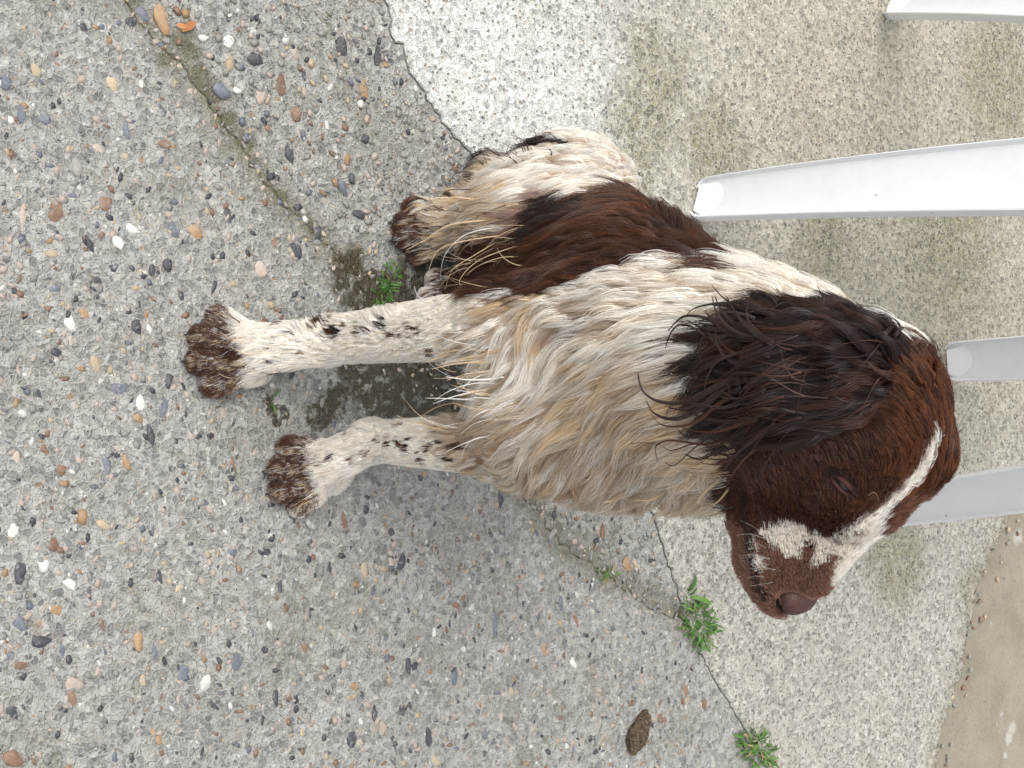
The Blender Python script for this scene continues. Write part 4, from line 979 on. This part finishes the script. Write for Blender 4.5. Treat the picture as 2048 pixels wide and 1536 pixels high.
# locks one can follow singly: ear fringe, wisps, feathering, whiskers
LOCKS = [
 ([(1530, 622), (1493, 604), (1459, 606), (1418, 609), (1387, 618), (1373, 631)], E, 2.2, 16), ([(1500, 628), (1479, 631), (1445, 645), (1404, 635), (1370, 633), (1349, 648), (1336, 662)], E, 2.2, 16),
 ([(1500, 664), (1486, 669), (1445, 676), (1411, 672), (1384, 655), (1356, 652), (1339, 672), (1331, 696)], E, 2.0, 14), ([(1490, 679), (1431, 677), (1411, 672), (1397, 693), (1384, 713), (1353, 724), (1329, 727)], E, 2.2, 18),
 ([(1480, 690), (1466, 696), (1431, 724), (1401, 741), (1380, 765), (1370, 788), (1360, 799)], E, 2.4, 20), ([(1480, 745), (1459, 758), (1411, 785), (1377, 802), (1343, 806), (1308, 799), (1284, 778), (1276, 747)], E, 2.6, 22),
 ([(1470, 760), (1445, 778), (1404, 816), (1363, 836), (1329, 836), (1305, 823), (1293, 802)], E, 2.4, 20), ([(1460, 795), (1431, 812), (1394, 843), (1353, 853), (1319, 847), (1298, 819)], B, 2.0, 14), ([(1475, 840), (1452, 853), (1411, 870), (1377, 874), (1356, 860)], E, 2.4, 18),
 ([(1480, 865), (1459, 874), (1411, 888), (1370, 884), (1336, 881), (1312, 894), (1315, 922)], B, 2.0, 14), ([(1500, 880), (1479, 888), (1431, 905), (1397, 918), (1370, 908)], E, 2.2, 16), ([(1450, 880), (1431, 894), (1387, 888), (1343, 901), (1315, 888), (1261, 888), (1257, 915)], B, 1.0, 6),
 ([(1520, 880), (1493, 891), (1459, 918), (1431, 929), (1400, 925)], B, 2.0, 14), ([(1540, 885), (1500, 905), (1470, 940), (1452, 975)], B, 1.6, 10), ([(1500, 700), (1440, 720), (1415, 755), (1405, 800)], E, 1.6, 10), ([(1500, 800), (1440, 815), (1400, 808), (1360, 818), (1330, 812)], E, 2.0, 14),
 ([(1480, 655), (1440, 660), (1400, 655), (1375, 640)], E, 1.8, 12), ([(1510, 635), (1470, 625), (1430, 628), (1400, 645), (1385, 665)], E, 1.6, 10), ([(1470, 880), (1430, 872), (1390, 895), (1350, 930), (1330, 925)], E, 1.2, 8),
 ([(1640, 622), (1647, 600), (1643, 588), (1634, 572)], E, 1.2, 8), ([(1660, 634), (1673, 615), (1677, 598)], E, 1.0, 7), ([(1600, 615), (1570, 605), (1545, 618), (1530, 640)], E, 1.4, 8), ([(1820, 690), (1840, 680), (1852, 690), (1845, 712)], B, 1.6, 12), ([(1790, 672), (1806, 655), (1822, 665)], E, 1.4, 10), ([(1770, 668), (1785, 655), (1800, 660), (1805, 675)], E, 1.4, 10),
 ([(1720, 650), (1735, 635), (1740, 655)], E, 1.0, 6), ([(1690, 640), (1704, 628), (1722, 642)], E, 1.0, 6), ([(1906, 862), (1917, 828), (1923, 800)], DK, .5, 3), ([(1900, 880), (1914, 868), (1930, 853)], DK, .5, 4), ([(1898, 945), (1912, 952), (1925, 975)], B, .8, 6), ([(1890, 960), (1902, 985), (1915, 1005)], O, .8, 5),
 ([(1885, 965), (1892, 1000), (1876, 1032), (1850, 1042)], DK, .5, 3), ([(1860, 1000), (1850, 1030), (1815, 1044)], DK, .8, 6),
 ([(800, 605), (775, 598), (745, 580)], T, 1.4, 10), ([(830, 603), (803, 592), (786, 568)], T, 1.4, 10), ([(850, 602), (835, 590), (828, 572)], W, 1.2, 8), ([(770, 606), (730, 598), (700, 592), (672, 576)], T, 1.2, 8), ([(720, 622), (690, 606), (660, 612)], T2, 1.0, 6),
 ([(600, 640), (570, 622), (545, 615)], T2, .9, 6), ([(560, 640), (530, 628), (520, 612), (540, 605)], DK, .8, 5), ([(480, 645), (455, 628), (432, 612)], B, 1.2, 8),
 ([(1010, 470), (940, 480), (880, 498), (858, 540), (850, 590)], T, .9, 6), ([(990, 455), (930, 470), (890, 510), (880, 560)], W, .7, 5), ([(1000, 480), (950, 510), (905, 540), (890, 580)], T, .9, 6), ([(980, 440), (900, 450), (850, 480), (812, 500)], T, 1.0, 8), ([(1040, 490), (960, 520), (920, 560), (930, 590)], T2, 1.0, 8),
 ([(960, 400), (900, 395), (860, 410), (815, 430)], T, 1.2, 8), ([(960, 380), (900, 380), (880, 395)], DK, 1.2, 8), ([(1000, 320), (960, 312), (945, 295), (940, 318)], DK, 1.0, 6), ([(1020, 300), (985, 295), (975, 280)], DK, 1.0, 6), ([(1040, 292), (1015, 285), (1000, 296)], DK, 1.0, 6), ([(1110, 288), (1135, 282), (1133, 262)], DK, 1.0, 6), ([(960, 345), (915, 345), (900, 365), (903, 385)], DK, 1.4, 9),
 ([(1240, 985), (1225, 1000), (1205, 1005)], T, 1.4, 10), ([(1330, 985), (1300, 1000), (1270, 1000)], T, 1.4, 10), ([(1440, 960), (1410, 985), (1395, 1010)], T2, 1.4, 10), ([(1460, 975), (1440, 1000), (1420, 1015)], T, 1.2, 8), ([(1470, 1015), (1445, 1018), (1418, 1012)], DK, 1.0, 6),
 ([(1534, 1081), (1510, 1056), (1479, 1040)], W, .12, 1), ([(1526, 1076), (1500, 1068), (1472, 1071)], W, .12, 1), ([(1539, 1118), (1510, 1110), (1481, 1111)], W, .12, 1), ([(1526, 1154), (1510, 1152), (1491, 1158)], W, .12, 1), ([(1530, 1095), (1508, 1085), (1478, 1090)], W, .12, 1), ([(1545, 1165), (1525, 1168), (1500, 1172)], W, .12, 1), ([(1550, 1140), (1525, 1135), (1495, 1138)], W, .12, 1),
 ([(1737, 992), (1746, 985), (1754, 990), (1758, 1004)], T, .15, 2),
]
rl = random.Random(77)
for k in range(46):                                                         # the rest of the ear's ragged lower edge
    t = rl.random(); x = 1470 + 70 * abs(t - .5) ** 1.5 * 2 + rl.uniform(0, 60); y = 618 + 275 * t; L_ = rl.uniform(60, 150); q = [(x, y)]; a_ = math.pi - (t - .35) * 1.0 + rl.gauss(0, .2); c_ = rl.gauss(.10, .16)
    for _ in range(5):
        x += math.cos(a_) * L_ / 5; y += math.sin(a_) * L_ / 5; a_ += c_; q.append((x, y))
    LOCKS.append((q, rl.choice((E, E, E, B)), rl.uniform(1.2, 2.2), rl.randrange(10, 20)))
for k in range(34):                                                         # loose wavy hair lying on the ear
    x, y = rl.uniform(1560, 1800), rl.uniform(640, 860); a_ = math.pi + rl.gauss(-.15, .35); q = [(x, y)]; c_ = rl.gauss(0, .30)
    for _ in range(5):
        x += math.cos(a_) * 24; y += math.sin(a_) * 24; a_ += c_; c_ -= c_ * rl.uniform(.2, .9); q.append((x, y))
    LOCKS.append((q, rl.choice((B, B, E, DK)), rl.uniform(.5, .9), rl.randrange(3, 6)))
for k in range(64):                                                         # dirty feathering on the hind leg and belly
    x, y = rl.uniform(930, 1060), rl.uniform(390, 580); a_ = math.pi - rl.uniform(-.1, .45); q = [(x, y)]; c_ = rl.gauss(-.05, .18); L_ = rl.uniform(70, 130)
    for _ in range(5):
        x += math.cos(a_) * L_ / 5; y += math.sin(a_) * L_ / 5; a_ += c_; q.append((x, y))
    LOCKS.append((q, rl.choice((T, T2, T2, B, B)), rl.uniform(.25, .65), rl.randrange(3, 7)))
for k in range(70):                                                         # feathering of the fore legs and elbow
    t = rl.random(); x, y = rl.uniform(900, 1010), 690 + 190 * t; a_ = math.pi - rl.uniform(-.25, .3); q = [(x, y)]; c_ = rl.gauss(0, .14); L_ = rl.uniform(60, 140)
    for _ in range(5):
        x += math.cos(a_) * L_ / 5; y += math.sin(a_) * L_ / 5; a_ += c_; q.append((x, y))
    LOCKS.append((q, rl.choice((W, W, T, T2)), rl.uniform(.5, 1.1), rl.randrange(4, 9)))
for k in range(48):                                                         # curly dark hair round the tail
    t = rl.random(); x, y = 900 + 240 * t + rl.gauss(0, 6), 384 - 84 * math.sin(t * 1.75) + rl.gauss(0, 8); a_ = -math.pi / 2 - rl.uniform(.1, 1.3); q = [(x, y)]; c_ = rl.gauss(-.25, .25); L_ = rl.uniform(25, 55)
    for _ in range(5):
        x += math.cos(a_) * L_ / 5; y += math.sin(a_) * L_ / 5; a_ += c_; q.append((x, y))
    LOCKS.append((q, rl.choice((DK, DK, B)), rl.uniform(.6, 1.2), rl.randrange(5, 10)))
for cx, cy, sl in ((505, 705, 0), (645, 935, .25), (880, 455, .05)):                 # pale and dark streaks running out over the toes
    for k in range(26):
        o = rl.uniform(-1, 1); sc_ = .72 if cx > 800 else 1.0; x, y = cx + rl.uniform(-35, 12) * sc_, cy + o * 62 * sc_; q = [(x, y)]; L_ = rl.uniform(28, 62) * sc_; a_ = math.pi - sl * .5 - o * .35 + rl.gauss(0, .15); c_ = rl.gauss(0, .16)
        for _ in range(4):
            x += math.cos(a_) * L_ / 4; y += math.sin(a_) * L_ / 4; a_ += c_; q.append((x, y))
        LOCKS.append((q, rl.choice((W, T, T, PW, PW, DK)), rl.uniform(.5, 1.0), rl.randrange(4, 8)))
for i, (px, ci, r_, n) in enumerate(LOCKS):
    h = None; k0 = 0
    for k0, (x, y) in enumerate(px):
        h = hit(x, y)
        if h: break
    if h is None: continue
    pts_ = []; dep = proj(h[0])[2] - (.0015 if px[0][0] < 700 and px[0][1] > 640 else .0045)
    for k, (x, y) in enumerate(px):
        q = hit(x, y)
        if q is not None:
            dq = proj(q[0])[2] - (.0105 if ci in (E, B) and n > 4 else .0022 if px[0][0] < 700 and px[0][1] > 640 else .0070) - .0008 * k
            dep = min(dq, dep + .004) if dq > dep else max(dq, dep - .010)
        p = pd(x, y, dep)
        if p[2] < .003: p = pz(x, y, .003)
        pts_.append(p)
    pts_ = np.array(pts_); m_ = len(pts_)
    tt = np.linspace(0, m_ - 1, 15); out_ = []
    for t in tt:                                                            # Catmull-Rom through the points
        i1 = min(int(t), m_ - 2); f_ = t - i1; q0, q1, q2, q3 = (pts_[max(0, min(m_ - 1, i1 + o))] for o in (-1, 0, 1, 2))
        out_.append(.5 * ((2 * q1) + (q2 - q0) * f_ + (2 * q0 - 5 * q1 + 4 * q2 - q3) * f_ ** 2 + (3 * q1 - q0 - 3 * q2 + q3) * f_ ** 3))
    out_ = np.array(out_)
    if len(px) > 2 or True:
        strands(out_[None], np.array([r_ * (1.0e-3 if ci == E and n > 9 else .7e-3)]), PAL[ci][None] * (1.15 if ci in (E,) else 1.0), n if n < 3 else int(n * 1.6), .00017 if n > 2 else .00007, .85, .05, 100 + i, .2, .9, 0)

def build_hair(name, parts, mat, parent):
    hc = bpy.data.hair_curves.new(name)
    sizes = np.concatenate([np.full(len(p), p.shape[1], np.int32) for p in parts['P']])
    hc.add_curves([int(x) for x in sizes])
    hc.attributes['position'].data.foreach_set('vector', np.concatenate([p.reshape(-1, 3) for p in parts['P']]).ravel())
    ra = hc.attributes.get('radius') or hc.attributes.new('radius', 'FLOAT', 'POINT')
    ra.data.foreach_set('value', np.concatenate([p.ravel() for p in parts['R']]))
    ca = hc.attributes.new('coat', 'FLOAT_COLOR', 'CURVE')
    cc = np.concatenate(parts['C']); ca.data.foreach_set('color', np.hstack((cc, np.ones((len(cc), 1), np.float32))).astype(np.float32).ravel())
    hc.materials.append(mat)
    return link(name, hc, parent, kind='stuff')

mh = Mat('wet_fur', 0.42, 0.35)
att = mh.n('ShaderNodeAttribute'); att.attribute_name = 'coat'
mh.color(att.outputs['Color'])
mh.b.inputs['Roughness'].default_value = 0.27; mh.b.inputs['Specular IOR Level'].default_value = 0.65
tr = mh.n('ShaderNodeBsdfTranslucent'); mh.put(tr.inputs['Color'], att.outputs['Color'])
mx = mh.n('ShaderNodeMixShader'); mx.inputs[0].default_value = 0.38
mh.put(mx.inputs[1], mh.b.outputs[0]); mh.put(mx.inputs[2], tr.outputs[0])
mh.put(mh.t.nodes['Material Output'].inputs['Surface'], mx.outputs[0])
dog = empty('dog', (float(ROOT[:, 0].mean()), .55, 0), 'wet brown and white spaniel sitting on the concrete, head turned to its side', 'dog')
def dlink(name, me, parent=dog, **k):
    o = link(name, me, parent, **k)
    if parent is dog: o.location = -Vector(dog.location)
    return o
# skin under the coat
me = fast_mesh('body', BV, BF)
vc = PAL[coat(BV)] * .62; vc[coat(BV) == W] = (.40, .29, .23)
at_ = me.attributes.new('coat', 'FLOAT_COLOR', 'POINT'); at_.data.foreach_set('color', np.hstack((vc, np.ones((len(vc), 1)))).astype(np.float32).ravel())
msk = Mat('skin', 0.6, 0.3); q_ = msk.n('ShaderNodeAttribute'); q_.attribute_name = 'coat'; msk.color(q_.outputs['Color'])
me.materials.append(msk.m)
body = dlink('body', me)
fur = build_hair('fur', HAIRS, mh.m, dog); fur.location = -Vector(dog.location)

# nose leather
def lump(fn, nu=28, nv=18):
    V, F = [], []
    for j in range(nv + 1):
        for i in range(nu): V.append(fn(2 * math.pi * i / nu, math.pi * j / nv - math.pi / 2))
    for j in range(nv):
        for i in range(nu): F.append((j * nu + i, j * nu + (i + 1) % nu, (j + 1) * nu + (i + 1) % nu, (j + 1) * nu + i))
    return V, F
def nose_fn(u, v):
    x, y, z = math.cos(v) * math.cos(u), math.cos(v) * math.sin(u), math.sin(v)     # x forward, y right, z up
    q = np.array((x * .0120, y * (.0160 + .002 * z), z * .0108))
    for s in (1, -1):                                                               # nostrils and the groove between them
        d = np.linalg.norm(np.array((x, y, z)) - unit((.78, .62 * s, -.12))); q *= 1 - .34 * math.exp(-(d / .24) ** 2)
        d2 = np.linalg.norm(np.array((x, y, z)) - unit((.35, .9 * s, -.22))); q *= 1 - .40 * math.exp(-(d2 / .20) ** 2)
    if x > 0: q *= 1 - .10 * math.exp(-(y / .10) ** 2) * max(0, x)
    return NOSEP + HN * q[0] + HE * q[1] + HU * q[2]
mn = Mat('nose_leather', 0.5, 0.3); p_ = mn.pos()
mn.color(mn.ramp(mn.noise(p_, 260, 3), [(0.3, (.048, .020, .016)), (0.7, (.088, .036, .029))])); 
mn.normal(mn.bump(mn.vor(p_, 900).outputs['Distance'], .5, .0006))
nose = dlink('nose', mesh_of(*lump(nose_fn), [mn.m]))
mnn = Mat('nostril_dark', 0.6, 0.2); mnn.color((.006, .003, .003))
for s in (1, -1):
    for dirs, sz in ((unit((.72, .62 * s, -.10)), (.0034, .0026)), (unit((.42, .84 * s, -.28)), (.0048, .0014))):
        nn_ = HN * dirs[0] + HE * dirs[1] + HU * dirs[2]; pp_ = NOSEP + HN * dirs[0] * .0108 + HE * dirs[1] * .0146 + HU * dirs[2] * .0098
        t1 = unit(HN - nn_ * (HN @ nn_)); t2 = np.cross(nn_, t1)
        V, F = lump(lambda u, v: pp_ + t1 * (sz[0] * math.cos(v) * math.cos(u)) + t2 * (sz[1] * math.cos(v) * math.sin(u)) + nn_ * (.0012 * math.sin(v)), 12, 6)
        link('nostril', mesh_of(V, F, [mnn.m]), nose)
# eye: almond slit between half-closed lids
ez = EYEN; ex = .66 * RGT + .75 * DWN; ex = unit(ex - ez * (ex @ ez)); ey = np.cross(ez, ex)
mey = Mat('eye', 0.12, 0.5); mey.color((.012, .007, .005))
V, F = lump(lambda u, v: EYEP - ez * .0070 + .0082 * (math.cos(v) * math.cos(u) * ex + math.cos(v) * math.sin(u) * ey + math.sin(v) * ez))
dlink('eye', mesh_of(V, F, [mey.m]))
mlid = Mat('eyelid', 0.65, 0.12); mlid.color((.050, .021, .017))
def lid(sign, h_):
    V, F = [], []; n = 16
    for i in range(n + 1):
        t = -1 + 2 * i / n; c_ = ex * (t * .0088) + ey * (sign * h_ * (1 - t * t)) + ey * (.0012 * t)
        arc = .0030 * math.sqrt(max(0, 1 - t * t * .9))
        base = EYEP + c_ + ez * (arc - .0012)
        for k, (o, z_) in enumerate(((0, -.0014), (.0002, .0004), (.0010, .0008), (.0020, .0003), (.0034, -.0016))):
            V.append(base + ey * (sign * o) + ez * z_)
    for i in range(n):
        for k in range(4): F.append((i * 5 + k, (i + 1) * 5 + k, (i + 1) * 5 + k + 1, i * 5 + k + 1) if sign > 0 else (i * 5 + k + 1, (i + 1) * 5 + k + 1, (i + 1) * 5 + k, i * 5 + k))
    dlink('eyelid', mesh_of(V, F, [mlid.m]))
lid(1, .0009); lid(-1, .0013)
# claws
mcl = Mat('claw', 0.35, 0.5); mcl.color((.022, .018, .017))
for tp, td in TIPS:
    V, F = [], []; n = 8; up = np.array((0, 0, 1.0)); l_ = unit(np.cross(td, up)); uu = np.cross(l_, td)
    for k in range(6):
        t = k / 5; c_ = tp + td * (.006 + .0105 * t) + uu * (.0015 - .005 * t * t); c_[2] = max(c_[2], .0022); r_ = .0028 * (1 - t) ** .7 + .0004
        for i in range(n): V.append(c_ + l_ * r_ * .8 * math.cos(2 * math.pi * i / n) + uu * r_ * math.sin(2 * math.pi * i / n))
    for k in range(5):
        for i in range(n): F.append((k * n + i, k * n + (i + 1) % n, (k + 1) * n + (i + 1) % n, (k + 1) * n + i))
    dlink('claw', mesh_of(V, F, [mcl.m]))
print('hairs', sum(len(p) for p in HAIRS['P']), 'clumps', NCL, 'short', short.sum())
# ------------------------------------------------------------------ weeds in the joints, litter
def leaf_mat(name, a, b):
    m = Mat(name, 0.5, 0.35); p = m.pos()
    rnd = m.n('ShaderNodeObjectInfo').outputs['Random']
    c = m.mix(rnd, a, b); c = m.mix(0.4, c, m.ramp(m.noise(p, 200, 3), [(0.3, (.6, .6, .6)), (0.7, (1.3, 1.3, 1.2))]), 'MULTIPLY')
    m.color(c); m.b.inputs['Subsurface Weight'].default_value = 0.0; return m.m
M_LEAF = leaf_mat('weed_leaf', (.035, .095, .018), (.11, .22, .045)); M_DRY = leaf_mat('dry_leaf', (.20, .15, .06), (.34, .27, .13))
def blade(seed, narrow):
    """a strap leaf, folded along its middle and bent over; unit length along x"""
    r = np.random.default_rng(seed); V, F = [], []; n = 7; bend = r.uniform(.5, 1.5); tw = r.normal(0, .25); x = z = 0.0; a = r.uniform(.5, 1.15)
    for i in range(n):
        t = i / (n - 1); wd = narrow * (t * 1.6 + .35) * (1 - t ** 2.2) * .5 + .004
        for s, dz in ((-1, .30), (0, 0), (1, .30)): V.append((x, s * wd + tw * t * t * .4, z + dz * wd))
        x += math.cos(a) / (n - 1); z += math.sin(a) / (n - 1); a -= bend / (n - 1) * 1.6
    for i in range(n - 1):
        for k in (0, 1): F.append((i * 3 + k, i * 3 + k + 1, (i + 1) * 3 + k + 1, (i + 1) * 3 + k))
    return V, F
BLADES = [mesh_of(*blade(i, (.12, .16, .22, .10)[i % 4]), [M_LEAF]) for i in range(8)]
DRYB = [mesh_of(*blade(40 + i, .14), [M_DRY]) for i in range(3)]
def weed(px, py, label, n, rx, ry, ang, L, seed, dry=.08):
    c = pz(px, py); t = empty('weed', (float(c[0]), float(c[1]), -0.002), label, 'weed', 'weeds growing in the joints')
    r = random.Random(seed); dep = proj(c)[2]; s = dep / FOC; ca, sa = math.cos(R(ang)), math.sin(R(ang))
    for i in range(n):
        q = math.sqrt(r.random()); th = r.uniform(0, 6.283); u, v = q * rx * math.cos(th) * s, q * ry * math.sin(th) * s
        me = r.choice(DRYB) if r.random() < dry else r.choice(BLADES)
        o = link('leaf', me, t); o.location = (u * ca - v * sa, u * sa + v * ca, r.uniform(0, .004) + .006 * (1 - q))
        l = r.choice((r.uniform(.35, .65), r.uniform(.4, .75), r.uniform(.8, 1.3))) * L * s; o.scale = (l, l * r.uniform(.8, 1.2), l)
        o.rotation_euler = (r.uniform(-.5, .5), r.uniform(-.75, .35) * (1 - .6 * q), math.atan2(o.location[1], o.location[0]) + r.uniform(-1.0, 1.0))
    st = link('stem', fast_mesh('stem', ICO1[0] * (rx * s * .35, rx * s * .3, .005), ICO1[1], [M_LEAF]), t)
    return t
weed(772, 572, 'low green weed in the crack between the dog and its right foreleg', 120, 50, 17, -28, 20, 1, .05)
weed(1213, 1150, 'tiny sparse weed with brown bits in the crack below the chest', 34, 24, 9, 80, 20, 2, .35)
weed(1395, 1250, 'bushy green weed in the joint just below the dog\'s nose', 190, 50, 34, 30, 30, 3, .04)
weed(1372, 1195, 'small sprig of longer leaves just above the bushy weed, between it and the chest', 7, 14, 8, 30, 50, 5, 0)
weed(1510, 1495, 'green weed in the joint at the lower edge of the picture, yellowish at one end', 180, 60, 26, 52, 28, 4, .16)
weed(545, 800, 'a few green blades beside the small mud spots between the two front paws', 3, 5, 4, 40, 30, 6, .2)
# crumbly brown lump
mc = Mat('crumbly_dirt', 0.9, 0.15); p_ = mc.pos()
mc.color(mc.ramp(mc.noise(p_, 330, 4, .7), [(0.32, (.028, .020, .013)), (0.55, (.10, .075, .048)), (0.72, (.22, .18, .13))]))
mc.normal(mc.bump(mc.noise(p_, 420, 4), 1.0, .002))
c = pz(1272, 1462); rr = np.random.default_rng(5); V0, F0 = ico(4)
e = pz(1290, 1415) - pz(1258, 1505); ax = unit(e); L = np.linalg.norm(e) * .5; ay = np.array((-ax[1], ax[0], 0))
V = V0.copy(); 
for _ in range(60):
    d = unit(rr.normal(size=3)); V *= 1 + (rr.uniform(-.17, .16) * np.exp(-((V0 - d) ** 2).sum(1) / rr.uniform(.02, .12)))[:, None]
V *= 1 + np.random.default_rng(8).normal(0, .035, (len(V), 1))
tap = 1 - .52 * np.clip(V0[:, 0], -.2, 1)
X = V[:, 0] * L; Y = V[:, 1] * L * .50 * tap; Z = V[:, 2] * L * .34 * tap + L * .18
Pm = np.outer(X, ax) + np.outer(Y, ay); Pm[:, 2] = np.maximum(Z, -.002)
o = link('dirt_lump', fast_mesh('dirt_lump', Pm, F0, [mc.m], smooth=False), None, label='dark brown crumbly lump lying on the pebbly concrete below the dog', category='dirt lump'); o.location = (float(c[0]), float(c[1]), 0.0)
# bits of orange leaf beside the tan stone at the crack
for i, (x, y, an, l) in enumerate([(362, 62, 40, 40), (352, 50, -10, 26)]):
    c = pz(x, y); o = link('leaf_scrap', mesh_of(*blade(60 + i, .42), [leaf_mat('orange_leaf', (.36, .13, .05), (.45, .22, .08))]), None,
        label=('larger orange scrap of leaf beside the tan stone at the crack', 'smaller orange scrap of leaf touching the tan stone at the crack')[i], category='leaf', group='leaf scraps at the crack')
    s = proj(c)[2] / FOC * l; o.location = (float(c[0]), float(c[1]), .002); o.scale = (s, s, s * .35); o.rotation_euler = (.2, 0, R(an + 90))
